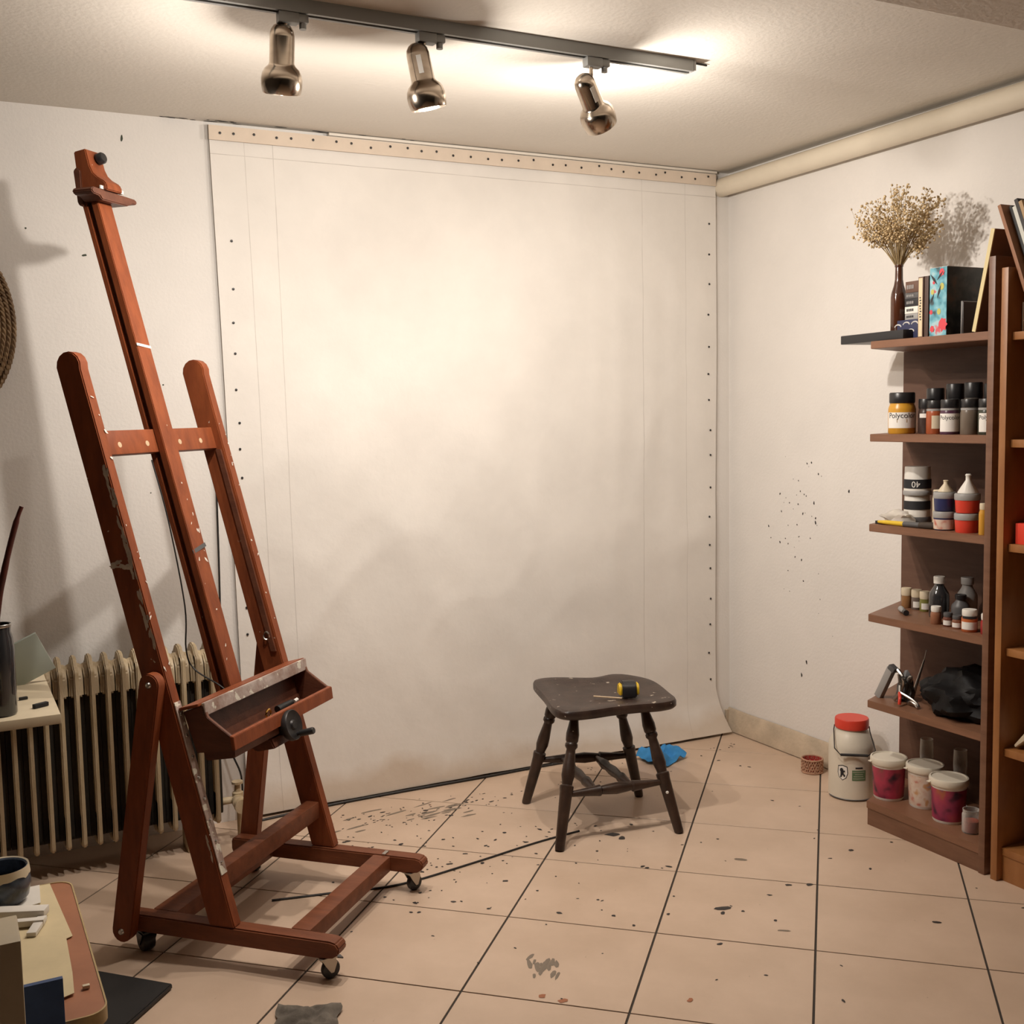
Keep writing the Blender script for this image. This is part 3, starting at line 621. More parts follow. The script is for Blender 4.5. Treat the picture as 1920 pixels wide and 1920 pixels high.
prism(sec, [(y0 + .012, .600), (y0 + .02, .665), (y0 + .05, .690), (3.9, .700), (3.9, .600)], -.0225, .0225, 'x', .006)
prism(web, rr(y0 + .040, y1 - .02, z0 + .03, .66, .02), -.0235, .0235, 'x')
PIT = .0486
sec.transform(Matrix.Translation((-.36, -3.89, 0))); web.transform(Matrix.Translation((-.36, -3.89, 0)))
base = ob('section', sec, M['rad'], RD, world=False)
wbase = ob('gap_shade_web', web, mat('gap_shade_dark', (.030, .024, .018), .9, var=.4, vs=9), base, world=False)
xs = [.792 - PIT * k for k in range(19)]
for i, x in enumerate(xs):
    o = base if i == 0 else base.copy()
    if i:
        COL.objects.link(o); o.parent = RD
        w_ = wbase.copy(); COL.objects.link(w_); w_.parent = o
    o.location = (x, 0, 0)
b = BM(); lathe(b, [(.02, 0), (.02, .03), (.03, .034), (.03, .05), (.012, .052), (.012, .07), (0, .07)], 16, M=Matrix.Translation((.815, 3.90, .665)) @ Matrix.Rotation(pi / 2, 4, 'Y')); ob('end_plug', b, M['rad'], RD)
b = BM(); tube(b, [(.81, 3.90, .145), (.87, 3.90, .145), (.885, 3.90, .13), (.885, 3.90, .0)], .013, 12); lathe(b, [(0, 0), (.022, 0), (.024, .03), (.018, .034), (.018, .05), (.026, .053), (.026, .075), (0, .078)], 14, M=Matrix.Translation((.873, 3.885, .145)) @ Matrix.Rotation(pi / 2, 4, 'X') ); ob('valve', b, M['rad'], RD)
b = BM(); lathe(b, [(.012, 0), (.02, .004), (.02, .02), (.012, .024), (.01, .05), (.02, .052), (.02, .06), (0, .062)], 12, (.878, 3.90, .15)); ob('valve_spindle', b, M['rad'], RD)
for x in (.70, .02):
    b = BM(); box(b, (x, 3.90, .045), (.022, .10, .09), bev=.004); ob('foot', b, M['rad'], RD)
b = BM(); tube(b, spline([(.888, 4.075, 1.38), (.885, 4.075, 1.0), (.878, 4.07, .62), (.876, 4.06, .36), (.90, 4.05, .26), (.925, 4.04, .18), (.925, 4.03, .06), (.935, 4.02, .006)], 6), .0035, 6)
single('wall_cable', b, M['cable'], 'thin black cable hanging down the wall beside the radiator valve', 'cable', (.9, 4.06, .6))

# ------------------------------------------------------------------ corner shelf unit
def poly_shelf(z0, z1, x0=2.89):
    return [(x0, 2.404), (x0, 2.892), (3.196, 3.030), (3.196, 2.404)]
UN = thing('corner_shelf_unit', 'open brown laminate shelf unit against the right wall, full of paint jars', 'shelf unit', (3.04, 2.65, 0))
SHZ = [1.72, 1.40, 1.085, .765, .455]
for z in SHZ:
    b = BM(); prism(b, poly_shelf(0, 0), z - .026, z, 'z', .0015); ob('shelf', b, M['shelf_face'], UN)
b = BM(); prism(b, poly_shelf(0, 0), .060, .087, 'z', .0015); ob('shelf', b, M['shelf_face'], UN)
b = BM(); prism(b, [(2.893, 2.404), (2.893, 2.889), (2.909, 2.897), (2.909, 2.404)], 0, .060, 'z'); prism(b, [(2.909, 2.882), (2.909, 2.897), (3.196, 3.027), (3.196, 3.012)], 0, .060, 'z'); ob('plinth', b, M['shelf'], UN)
b = BM(); prism(b, [(3.197, 2.38), (3.197, 3.034), (3.211, 3.034), (3.211, 2.38)], 0, 1.694, 'z'); ob('back_panel', b, M['backboard'], UN)
b = BM(); box(b, (3.041, 2.392, .9725), (.31, .024, 1.945), bev=.0015); ob('side_panel', b, M['shelf'], UN)
b = BM(); lathe(b, [(0, .002), (.004, .0015), (.005, 0)], 10, M=axisM((3.197, 2.99, 1.02), (2.9, 2.99, 1.02))); ob('screw_cap', b, M['paper'], UN)

# neighbouring bookcase
BC = thing('bookcase', 'orange-brown veneered bookcase cut off by the right edge of the picture', 'bookcase', (3.04, 1.95, 0))
b = BM(); box(b, (3.04, 2.342, .9525), (.316, .024, 1.905), bev=.002); ob('side_panel', b, M['case'], BC)
b = BM(); box(b, (3.04, 1.512, .9525), (.316, .024, 1.905), bev=.002); ob('side_panel', b, M['case'], BC)
for z in (1.712, 1.388, 1.068, .743, .425, .106):
    b = BM(); box(b, (3.05, 1.927, z - .012), (.296, .806, .024), bev=.0015); ob('shelf', b, M['case'], BC)
b = BM(); box(b, (2.915, 1.927, .045), (.02, .806, .09)); ob('plinth', b, M['case'], BC)
b = BM(); box(b, (3.203, 1.927, .87), (.010, .806, 1.70)); ob('back_panel', b, M['case_in'], BC)

# ------------------------------------------------------------------ generic containers
FACE = lambda c: atan2(-c[1], -c[0])
def jar(name, label, cat, loc, r, h, body, lid, lid_h=.25, neck=.86, group=None, lab=None, text=None, turn=0.0, ink='ink', lab_m='paper', prof=None, rim=None):
    """lidded round jar; lid_h as share of h; lab=(z0,z1,half angle)"""
    x, y, z = loc; T = thing(name, label, cat, loc, 0, group); hb = h * (1 - lid_h)
    pr = prof or [(0, 0), (r * .93, 0), (r, .03 * h), (r, hb * .80), (r * .96, hb * .88), (r * neck, hb * .96), (r * neck, hb)]
    b = BM(); lathe(b, pr, 28, loc); o = ob('body', b, body, T)
    b = BM(); rl = r * neck * 1.06; lathe(b, [(rl * .96, 0), (rl, .004), (rl, h * lid_h - .004), (rl * .93, h * lid_h), (0, h * lid_h)], 28, (x, y, z + hb)); ob('lid', b, lid, T)
    if rim: b = BM(); lathe(b, [(rl * 1.01, -.008), (rl * 1.01, -.001)], 28, (x, y, z + hb)); ob('neck_ring', b, rim, T)
    a = FACE(loc) + turn
    if lab:
        lp = ob('label', label_patch((x, y), r * 1.008, z + lab[0] * h, z + lab[1] * h, a, lab[2]), M[lab_m], T)
        if text:
            s, size, tz = text; tb = textmesh(s, size); ob('lettering', wrap(tb, r * 1.018, a, z + tz * h, (x, y)), M[ink], lp)
    return T
P_ = lambda n, c, **k: mat(n, c, .3, **k)
# shelf 2 (z 1.40): acrylic paint jars
T = jar('paint_jar', 'large yellow ochre paint jar with black lid at the shelf end', 'paint jar', (2.975, 2.828, 1.40), .046, .142, P_('ochre_paint', (.60, .30, .03)), M['black'], .26, .88, 'paint jars', (.14, .52, 1.25), ('Polycolor', .026, .44))
b = BM(); box(b, (0, 0, 0), (.034, .012, .0004), bev=0); b.faces.ensure_lookup_table(); ob('print_mark', wrap(b, .0468, FACE((2.975, 2.828)), 1.40 + .045, (2.975, 2.828)), P_('ochre_print', (.6, .4, .18)), T)
jar('paint_jar', 'dark paint jar beside the large yellow one', 'paint jar', (3.01, 2.752, 1.40), .028, .118, P_('umber_paint', (.05, .03, .025)), M['black'], .28, .9, 'paint jars', (.46, .58, .9), None, 0, 'ink', 'paper')
jar('paint_jar', 'orange-red paint jar with a pale square label', 'paint jar', (2.985, 2.692, 1.40), .029, .112, P_('vermilion_paint', (.36, .085, .03)), M['black'], .24, .9, 'paint jars', (.16, .55, .75), None, .35, 'ink', 'cream', rim=M['grey'])
jar('paint_jar', 'purple paint jar showing its white label, front row middle', 'paint jar', (2.955, 2.604, 1.40), .031, .114, P_('plum_paint', (.08, .03, .06)), M['black'], .24, .9, 'paint jars', (.08, .60, 1.3), ('Polycolor', .019, .48), 0, rim=M['grey'])
jar('paint_jar', 'grey-brown paint jar with its label turned away', 'paint jar', (2.965, 2.532, 1.40), .030, .114, P_('grey_paint', (.16, .125, .095)), M['black'], .24, .9, 'paint jars', (.08, .60, .35), None, 1.35, rim=M['grey'])
jar('paint_jar', 'green-black paint jar half hidden by the shelf upright', 'paint jar', (2.965, 2.462, 1.40), .031, .114, P_('dark_green_paint', (.04, .045, .03)), M['black'], .24, .9, 'paint jars', (.08, .60, 1.2), ('Polycolor', .019, .48), .15, rim=M['grey'])
for k, (y, h, x, lb) in enumerate(((2.80, .155, 3.105, 'black-lidded jar in the back row behind the dark paint jar'), (2.715, .168, 3.105, 'tall black-lidded jar in the back row, second from its shelf end'), (2.635, .17, 3.10, 'tall black-lidded jar in the back row, third from its shelf end'), (2.555, .165, 3.10, 'black-lidded jar in the back row nearest the upright'))):
    jar('paint_jar', lb, 'paint jar', (x, y, 1.40), .031, h, P_('dim_paint_%d' % k, ((.08, .05, .035), (.03, .03, .03), (.07, .06, .05), (.05, .045, .04))[k]), M['black'], .3, .9, 'paint jars')
# shelf 3 (z 1.085)
def tub(name, label, loc, r, h, m, lidm, lidh, band=None, grp=None, flip=False, text=None):
    x, y, z = loc; T = thing(name, label, 'tub', loc, 0, grp)
    pr = [(0, 0), (r * .9, 0), (r * .93, .003), (r, h - lidh)] if not flip else [(0, lidh), (r, lidh), (r * .93, h - .003), (r * .9, h), (0, h)]
    b = BM(); lathe(b, pr, 28, loc); ob('body', b, m, T)
    z0 = 0 if flip else h - lidh; b = BM(); lathe(b, [(0, z0), (r * 1.03, z0), (r * 1.05, z0 + .003), (r * 1.05, z0 + lidh - .003), (r * 1.0, z0 + lidh), (0, z0 + lidh)], 28, loc); ob('lid', b, lidm, T)
    if band:
        lp = ob('label', label_patch((x, y), r * 1.012, z + band[0], z + band[1], FACE(loc), 1.45), band[2], T)
        if text: ob('lettering', wrap(textmesh(text[0], text[1]), r * 1.02, FACE(loc) - .12, z + (band[0] + band[1]) / 2, (x, y), flip), M['paper'], lp)
    return T
tub('plastic_tub', 'white tub standing upside down, bottom of the stack of two', (3.06, 2.835, 1.085), .045, .098, M['white'], M['dgrey'], .022, (.048, .078, M['ink']), 'upturned white tubs', True)
for k in range(5):
    pass
tub('plastic_tub', 'white tub marked 40 upside down on top of another tub', (3.058, 2.832, 1.183), .046, .100, M['white'], M['grey'], .016, (.024, .056, M['ink']), 'upturned white tubs', True, ('40', .030))
jar('white_bottle', 'cream plastic bottle with a printed back label behind the blue paint tubs', 'bottle', (3.02, 2.690, 1.085), .030, .125, M['cream'], M['cream'], .06, .9, None, (.15, .62, .8), None, 0, 'ink', 'paper')
for k, (z, y, c, lb) in enumerate(((1.085, 2.612, M['navy'], 'navy paint tub with grey lid, lower of two'), (1.149, 2.612, M['navy'], 'navy paint tub stacked on another, with a yellow nozzle above'), (1.085, 2.520, M['red'], 'red paint tub with grey lid, lower of two'), (1.149, 2.520, M['red'], 'red paint tub stacked on another, with a white nozzle above'))):
    tub('paint_tub', lb, (2.945, y, z), .034 + .004 * (k > 1), .062, c, M['grey'], .021, (.004, .036, M['sleeve2']) if k == 0 else None, 'small stacked paint tubs')
b = BM(); lathe(b, [(0, 0), (.024, 0), (.024, .003), (.007, .026), (.007, .034), (.009, .036), (.007, .038), (0, .038)], 18, (2.945, 2.608, 1.212)); single('nozzle', b, M['cream'], 'small yellow cone nozzle standing on the navy tub', 'nozzle', (2.945, 2.608, 1.212))
b = BM(); lathe(b, [(0, 0), (.032, 0), (.032, .004), (.008, .042), (.008, .055), (.010, .058), (.007, .062), (0, .062)], 18, (2.945, 2.518, 1.212)); single('nozzle', b, M['white'], 'white cone nozzle standing on the red tub', 'nozzle', (2.945, 2.518, 1.212))
jar('paint_tube', 'small amber bottle squeezed between red tubs and upright', 'bottle', (2.925, 2.440, 1.085), .014, .10, P_('amber_paint', (.6, .3, .04)), M['cream'], .2, .8)
def lump(c, s, seed, amp=.35, sub=3, freq=2.2, flat=True):
    t = bmesh.new(); bmesh.ops.create_icosphere(t, subdivisions=sub, radius=1)
    for v in t.verts:
        d = 1 + amp * noise.noise(v.co * freq + Vector((seed, 0, 0))) + amp * .4 * noise.noise(v.co * freq * 2.7 + Vector((0, seed, 0)))
        v.co *= d; v.co = Vector((c[0] + v.co.x * s[0], c[1] + v.co.y * s[1], c[2] + (max(v.co.z, -.55) + .55) * s[2] if flat else c[2] + v.co.z * s[2]))
    return t
single('plastic_bag', lump((2.985, 2.848, 1.086), (.045, .060, .028), 3, .5, 3, 1.6), M['film'], 'crumpled clear plastic bag at the shelf end in front of the upturned tubs', 'plastic bag', (2.985, 2.848, 1.086))
PB = thing('paint_brush', 'flat paint brush with a yellow handle on the shelf front', 'brush', (2.915, 2.75, 1.092))
b = BM(); tube(b, [(2.910, 2.868, 1.094), (2.912, 2.83, 1.094), (2.914, 2.755, 1.094)], [.005, .008, .009], 10); ob('handle', b, M['yellow'], PB)
b = BM(); tube(b, [(2.914, 2.755, 1.094), (2.918, 2.69, 1.095)], .010, 10); ob('ferrule', b, M['dgrey'], PB)
b = BM(); tube(b, [(2.918, 2.69, 1.095), (2.925, 2.645, 1.096), (2.93, 2.615, 1.095)], [.011, .013, .005], 10); ob('bristles', b, M['bristle'], PB)
b = BM(); box(b, (2.928, 2.865, 1.0905), (.028, .045, .011), bev=.001); single('charcoal_stub', b, M['black_soft'], 'flat black stub on the shelf corner beside the brush', 'stub', (2.928, 2.865, 1.085))
# shelf 4 (z .765)
for k, (x, y, c, lb) in enumerate(((3.10, 2.915, (.30, .15, .06), 'small amber bottle with cream cap nearest the shelf end'), (3.10, 2.868, (.16, .12, .10), 'small brown bottle with cream cap between two like it'), (3.095, 2.825, (.20, .19, .05), 'small olive bottle with yellowish cap'))):
    jar('small_bottle', lb, 'bottle', (x, y, .765), .0185, .072, P_('small_bottle_%d' % k, c), M['cream'], .38, .95, 'small capped bottles', (.12, .42, .7) if k else None, None)
def bottle(name, label, loc, r, h, m, capm, neck=.4):
    x, y, z = loc; T = thing(name, label, 'bottle', loc)
    b = BM(); lathe(b, [(0, 0), (r * .94, 0), (r, .005), (r, h * .52), (r * .93, h * .60), (r * .62, h * .72), (r * neck, h * .78), (r * neck, h * .86)], 26, loc); ob('body', b, m, T)
    b = BM(); lathe(b, [(r * neck * 1.2, h * .83), (r * neck * 1.25, h * .98), (r * neck * 1.15, h), (0, h)], 20, loc); ob('cap', b, capm, T); return T
bottle('ink_bottle', 'black rounded bottle with white cap on the middle shelf', (3.05, 2.722, .765), .034, .142, M['smoke'], M['white'], .46)
bottle('glue_bottle', 'grey translucent bottle with a grey cap behind the black one', (3.11, 2.655, .765), .034, .142, M['grey'], M['grey'], .5)
bottle('ink_bottle', 'dark squat bottle in front of the grey translucent one', (3.055, 2.635, .765), .030, .09, M['dgrey'], M['black'], .5)
for k, (x, y, r, h, c, capm, lb) in enumerate(((2.945, 2.640, .018, .060, (.30, .13, .07), M['white'], 'little rust paint pot with white cap, shelf front'), (2.945, 2.590, .016, .046, (.16, .06, .04), M['dgrey'], 'smallest dark paint pot, front row beside the rust one'), (2.94, 2.548, .0165, .044, (.22, .09, .05), M['dgrey'], 'small brown paint pot between the dark and orange pots'), (2.935, 2.495, .025, .072, (.50, .13, .04), M['white'], 'orange paint pot with white cap and black-banded label'), (2.945, 2.432, .022, .066, (.35, .03, .03), M['white'], 'red paint pot with white cap against the upright'))):
    T = jar('paint_pot', lb, 'paint pot', (x, y, .765), r, h, P_('pot_paint_%d' % k, c), capm, .30, .88, 'little paint pots on the middle shelf', (.12, .46, 1.2) if k in (1, 2, 3) else None)
    if k == 3: ob('label_band', label_patch((x, y), r * 1.016, .765 + .044, .765 + .054 - .002, FACE((x, y)), 1.0), M['ink'], T)
b = BM(); tube(b, [(3.02, 2.865, .775), (3.0, 2.84, .776), (2.985, 2.822, .774)], [.011, .010, .004], 10); single('paint_tube', b, M['grey'], 'crumpled grey paint tube lying on the middle shelf', 'paint tube', (3.0, 2.84, .765))
b = BM(); tube(b, [(2.985, 2.815, .775), (2.972, 2.795, .775)], .010, 12); single('tube_cap', b, M['black'], 'loose black cap lying beside the grey paint tube', 'cap', (2.98, 2.805, .765))
# shelf 5 (z .455): tools and black bag
SG = thing('staple_gun', 'grey metal staple gun leaning at the end of the lower shelf', 'staple gun', (2.95, 2.87, .455))
Rt = Matrix.Rotation(radians(28), 3, 'X')
b = BM(); box(b, (2.955, 2.872, .515), (.022, .028, .132), Rt, bev=.003); ob('body', b, M['grey'], SG)
b = BM(); tube(b, spline([(2.955, 2.815, .572), (2.955, 2.79, .545), (2.955, 2.80, .50), (2.955, 2.83, .462)], 5), .007, 8); ob('lever', b, M['steel'], SG)
b = BM(); box(b, (2.955, 2.836, .572), (.024, .03, .018), Rt, bev=.003); ob('head', b, M['dgrey'], SG)
PL = thing('pliers', 'small pliers with a red grip on the lower shelf', 'pliers', (2.935, 2.80, .455))
b = BM(); tube(b, spline([(2.945, 2.80, .56), (2.945, 2.795, .53), (2.935, 2.785, .50)], 4), .005, 8); ob('jaw', b, M['steel'], PL)
b = BM(); tube(b, spline([(2.935, 2.785, .50), (2.925, 2.775, .48), (2.92, 2.772, .461)], 4), [.006] * 8 + [.005], 8); ob('handle', b, M['red'], PL)
b = BM(); tube(b, spline([(2.935, 2.785, .50), (2.945, 2.745, .485), (2.95, 2.72, .47), (2.95, 2.715, .461)], 4), .005, 8); ob('handle', b, M['steel'], PL)
b = BM(); tube(b, [(3.07, 2.85, .458), (3.09, 2.82, .59)], [.007, .003], 8); tube(b, [(3.09, 2.82, .59), (3.095, 2.815, .625)], .0015, 6); single('awl', b, M['steel'], 'thin pointed metal awl leaning against the dark back panel', 'awl', (3.07, 2.85, .455))
TL = thing('hand_drill', 'dark hand tool with steel chuck heaped against the black bag', 'tool', (2.97, 2.79, .455))
b = lump((2.995, 2.815, .456), (.028, .030, .060), 8, .45, 3, 2.6); ob('body', b, M['dgrey'], TL)
b = BM(); tube(b, [(2.985, 2.79, .535), (2.965, 2.765, .552), (2.955, 2.75, .558)], [.010, .008, .004], 10); ob('chuck', b, M['steel'], TL)
b = BM(); tube(b, spline([(2.955, 2.765, .462), (2.945, 2.745, .475), (2.945, 2.725, .468), (2.94, 2.71, .461)], 4), .004, 8); ob('wire', b, M['steel'], TL)
single('black_bag', lump((3.035, 2.585, .456), (.118, .160, .098), 11, .32, 4, 2.3), mat('black_bag_plastic', (.005, .0045, .005), .6, bump=.5, bs=25, spec=.25), 'large crumpled black plastic bag filling the lower shelf', 'bag', (3.055, 2.60, .455))
# bottom shelf: buckets, glasses, jar
for c, m, lb in (((2.985, 2.880), 'sleeve1', 'small white-lidded paint bucket with magenta sleeve nearest the shelf end'), ((3.030, 2.755), 'sleeve2', 'small paint bucket with pale printed sleeve, middle of three'), ((2.990, 2.615), 'sleeve3', 'small paint bucket with purple-red sleeve beside the red glass jar')):
    T = thing('paint_bucket', lb, 'bucket', (c[0], c[1], .087), 0, 'paint buckets on the bottom shelf'); l3 = (c[0], c[1], .087)
    b = BM(); lathe(b, [(0, 0), (.050, 0), (.052, .004), (.058, .128), (.060, .138)], 36, l3); ob('body', b, M['white'], T)
    b = BM(); lathe(b, [(.0527, .010), (.0577, .118)], 36, l3); ob('printed_sleeve', b, M[m], T)
    b = BM(); lathe(b, [(.058, .128), (.0635, .129), (.065, .134), (.065, .146), (.063, .151), (.058, .152), (.056, .148), (0, .147)], 40, l3); ob('lid', b, M['milky'], T)
    b = BM(); a = FACE(c) - 1.2; box(b, (c[0] + .066 * cos(a), c[1] + .066 * sin(a), .087 + .136), (.014, .014, .004), bev=.001); ob('lid_tab', b, M['milky'], T)
T = thing('glass_jar', 'small glass jar of reddish pigment on the bottom shelf by the upright', 'jar', (2.965, 2.500, .087))
b = BM(); lathe(b, [(0, 0), (.027, 0), (.029, .004), (.029, .060), (.026, .068), (.027, .070), (.027, .078), (.025, .078), (.024, .068), (.0265, .060), (.0265, .004), (0, .003)], 28, (2.965, 2.500, .087)); ob('glass', b, M['clear'], T)
b = BM(); lathe(b, [(0, .004), (.026, .004), (.026, .040), (0, .042)], 24, (2.965, 2.500, .087)); ob('pigment', b, P_('red_pigment', (.42, .08, .045)), T)
for x, y, lb in ((3.125, 2.835, 'clear stem glass behind the buckets, nearer the shelf end'), (3.125, 2.685, 'clear stem glass behind the buckets, nearer the upright')):
    b = BM(); lathe(b, [(0, 0), (.026, 0), (.026, .003), (.004, .008), (.004, .07), (.012, .085), (.021, .11), (.024, .15), (.022, .205), (.0208, .205), (.0226, .15), (.0195, .112), (.010, .09), (0, .087)], 24, (x, y, .087)); single('stem_glass', b, M['clear'], lb, 'glass', (x, y, .087), 'glasses behind the buckets')
# jug on the floor
JC = (3.068, 3.150, 0); JG = thing('plastic_jug', 'milky plastic jug with red lid and wire handle on the floor beside the shelf', 'jug', JC)
b = BM(); lathe(b, [(0, 0), (.080, 0), (.086, .006), (.086, .195), (.084, .212), (.066, .250), (.058, .262), (.058, .285)], 40, JC); ob('body', b, M['milky'], JG)
b = BM(); lathe(b, [(.060, .266), (.0635, .270), (.0635, .300), (.061, .305), (0, .305)], 36, JC); ob('lid', b, M['red'], JG)
a = FACE(JC); d = Vector((cos(a), sin(a), 0)); sd = Vector((-sin(a), cos(a), 0)); c = Vector(JC)
b = BM(); pts = [c + sd * .064 + Vector((0, 0, .272)), c + sd * .066 + d * .03 + Vector((0, 0, .262)), c + sd * .086 + d * .088 + Vector((0, 0, .206)), c + sd * .060 + d * .094 + Vector((0, 0, .186)), c - sd * .040 + d * .098 + Vector((0, 0, .184)), c - sd * .062 + d * .090 + Vector((0, 0, .206)), c - sd * .066 + d * .03 + Vector((0, 0, .262)), c - sd * .064 + Vector((0, 0, .272))]
tube(b, pts, .0022, 8); hd_ = ob('wire_handle', b, M['iron'], JG)
b = BM(); tube(b, [pts[3], pts[4]], .0055, 10); ob('grip', b, M['black'], hd_)
def arc_poly(pts, R, ang, z, m, par, name):
    t = BM(); t.faces.new([t.verts.new((p[0], p[1], 0)) for p in pts]); bmesh.ops.triangulate(t, faces=t.faces[:]); return ob(name, wrap(t, R, ang, z, JC), m, par)
sh = [(-.016, .024), (0, .028), (.016, .024), (.018, 0), (.013, -.016), (0, -.026), (-.013, -.016), (-.018, 0)]
lb = arc_poly([(x * 1.15, y * 1.12) for x, y in sh], .0865, a - .38, .108, M['ink'], JG, 'emblem_shield')
arc_poly(sh, .0868, a - .38, .108, M['paper'], lb, 'emblem_field')
arc_poly([(-.009, .017), (-.003, .020), (.002, .016), (.003, .010), (.009, .011), (.010, .006), (.004, .004), (.004, -.003), (.010, -.007), (.010, -.013), (.005, -.014), (.002, -.007), (-.003, -.009), (-.004, -.017), (-.010, -.017), (-.008, -.006), (-.008, .004), (-.011, .010)], .0871, a - .38, .108, M['ink'], lb, 'emblem_bear')
gl = ob('label', label_patch(JC, .0865, .082, .122, a + .33, .30), M['green'], JG)
b = BM()
for k in range(4): merge(b, label_patch(JC, .0868, .089 + .0085 * k, .0905 + .0085 * k, a + .33 - .02 * (k % 2), .26 - .04 * (k % 3)))
ob('label_rules', b, M['milky'], gl)
b = BM(); merge(b, label_patch(JC, .0866, .128, .134, a + .33, .16)); ob('label_heading', b, M['ink'], JG)
b = BM(); tube(b, [(JC[0] + .0868 * cos(a + k * .1), JC[1] + .0868 * sin(a + k * .1), .006) for k in range(-12, 13)], .002, 6); ob('base_rim', b, M['dgrey'], JG)
# woven ring
RC = (3.125, 3.43, 0); WR = thing('woven_ring', 'small round woven holder with red lining on the floor by the wall', 'basket', RC)
b = BM()
for k in range(26):
    for s in (-1, 1):
        pts = []
        for q in range(7):
            a_ = 2 * pi * k / 26 + s * .55 * q / 6; rr_ = .041 + .0022 * (1 if (q + k) % 2 == 0 else -1) * s; pts.append((RC[0] + rr_ * cos(a_), RC[1] + rr_ * sin(a_), .003 + .052 * q / 6))
        tube(b, pts, .0028, 5)
ob('weave', b, M['weave_red'], WR, kind='stuff')
b = BM(); lathe(b, [(.038, .003), (.038, .056)], 30, RC); lathe(b, [(0, .004), (.038, .004)], 30, RC); ob('lining', b, M['red_in'], WR)
for z in (.004, .057):
    b = BM(); tube(b, [(RC[0] + .042 * cos(2 * pi * k / 30), RC[1] + .042 * sin(2 * pi * k / 30), z) for k in range(30)], .0035, 6, True); ob('rim', b, M['weave_red'], WR)
# blue rag
def rag(c, sx_, sy_, hgt, rot, seed, n=22, rough=1.0):
    t = BM(); g = []
    for j in range(n + 1):
        row = []
        for i in range(n + 1):
            u, v = i / n * 2 - 1, j / n * 2 - 1
            k = 1 + .25 * noise.noise(Vector((u * 1.5, v * 1.5, seed)))
            x, y = u * sx_ * k, v * sy_ * k
            z = .004 + hgt * max(0, noise.noise(Vector((u * 2 * rough, v * 2 * rough, seed + 5))) + .35) * (1 - max(abs(u), abs(v)) ** 4 * .7)
            row.append(t.verts.new((c[0] + x * cos(rot) - y * sin(rot), c[1] + x * sin(rot) + y * cos(rot), c[2] + z)))
        g.append(row)
    for j in range(n):
        for i in range(n): t.faces.new((g[j][i], g[j][i + 1], g[j + 1][i + 1], g[j + 1][i]))
    bmesh.ops.recalc_face_normals(t, faces=t.faces); bmesh.ops.solidify(t, geom=t.faces[:], thickness=.002); return t
single('blue_cloth', rag((2.69, 3.885, .002), .085, .075, .075, .3, 2.3), M['blue_cloth'], 'crumpled bright blue cloth on the floor behind the stool', 'cloth', (2.69, 3.885, 0), smooth=70)
single('grey_rag', rag((.735, 2.605, .002), .075, .060, .03, -.45, 7.1), M['grey_cloth'], 'dark grey felt rag on the floor at the bottom of the picture', 'rag', (.735, 2.605, 0), smooth=70)

# ------------------------------------------------------------------ top shelf: board, bottle with dried flowers, boxes, books, panel
b = BM(); box(b, (3.0, 2.915, 1.7365), (.16, .33, .031), Matrix.Rotation(radians(-6), 3, 'Z'), bev=.003); single('black_box', b, mat('black_card_box', (.016, .016, .018), .4), 'flat black box jutting out past the shelf end under the brown bottle', 'box', (3.0, 2.915, 1.721))
BL = (3.0, 2.873, 1.7525)
b = BM(); lathe(b, [(0, 0), (.025, 0), (.027, .004), (.027, .118), (.025, .134), (.017, .160), (.0135, .180), (.0125, .222), (.0145, .224), (.0145, .234), (.0125, .236), (.010, .236), (.010, .20), (0, .19)], 28, BL); single('brown_bottle', b, M['brownglass'], 'brown glass bottle used as a vase on the top shelf', 'bottle', BL)
BQ = thing('dried_bouquet', 'bunch of dried tan baby\'s breath standing in the brown bottle', 'dried flowers', (BL[0], BL[1], BL[2] + .236))
rnd = random.Random(5); sb = BM(); fb = BM()
mouth = Vector((BL[0], BL[1], BL[2] + .215))
def blossom(p, s):
    t = bmesh.new(); bmesh.ops.create_icosphere(t, subdivisions=1, radius=s)
    t.transform(Matrix.Translation(p) @ Matrix.Scale(.75, 4, Vector((rnd.random(), rnd.random(), rnd.random())).normalized())); return t
verts = []; faces = []
ico = bmesh.new(); bmesh.ops.create_icosphere(ico, subdivisions=1, radius=1); iv = [v.co.copy() for v in ico.verts]; inf = [[v.index for v in f.verts] for f in ico.faces]; ico.free()
for k in range(98):
    a = rnd.uniform(0, 2 * pi); e = sqrt(rnd.random()); ctr = Vector((0, 0, .155)); tip = mouth + Vector((cos(a) * e * .155, sin(a) * e * .165, .165 + rnd.uniform(-.085, .105) * sqrt(max(0, 1 - e * e * .7)) + .02 * (1 - e)))
    if k % 25 == 7: tip = mouth + Vector((.02, -.085, .055 + rnd.uniform(-.01, .02)))
    md = mouth.lerp(tip, .45) + Vector((0, 0, .022)); pts = spline([mouth - Vector((cos(a), sin(a), 0)) * -.004, md, tip], 4)
    tube(sb, pts, [.0011] * (len(pts) - 3) + [.0008] * 3, 4)
    for q in range(rnd.randint(13, 21)):
        base_p = md.lerp(tip, rnd.uniform(.35, 1.0)); p = base_p + Vector((rnd.gauss(0, .015), rnd.gauss(0, .015), rnd.gauss(.004, .014)))
        if q % 3 == 0: tube(sb, [base_p, p], .0005, 3)
        s = rnd.uniform(.0026, .0062); o0 = len(verts); sq = Vector((rnd.uniform(.6, 1.1), rnd.uniform(.6, 1.1), rnd.uniform(.6, 1.1)))
        verts += [tuple(p + Vector((v.x * sq.x, v.y * sq.y, v.z * sq.z)) * s) for v in iv]; faces += [[i + o0 for i in f] for f in inf]
ob('stems', sb, M['stem'], BQ, kind='stuff')
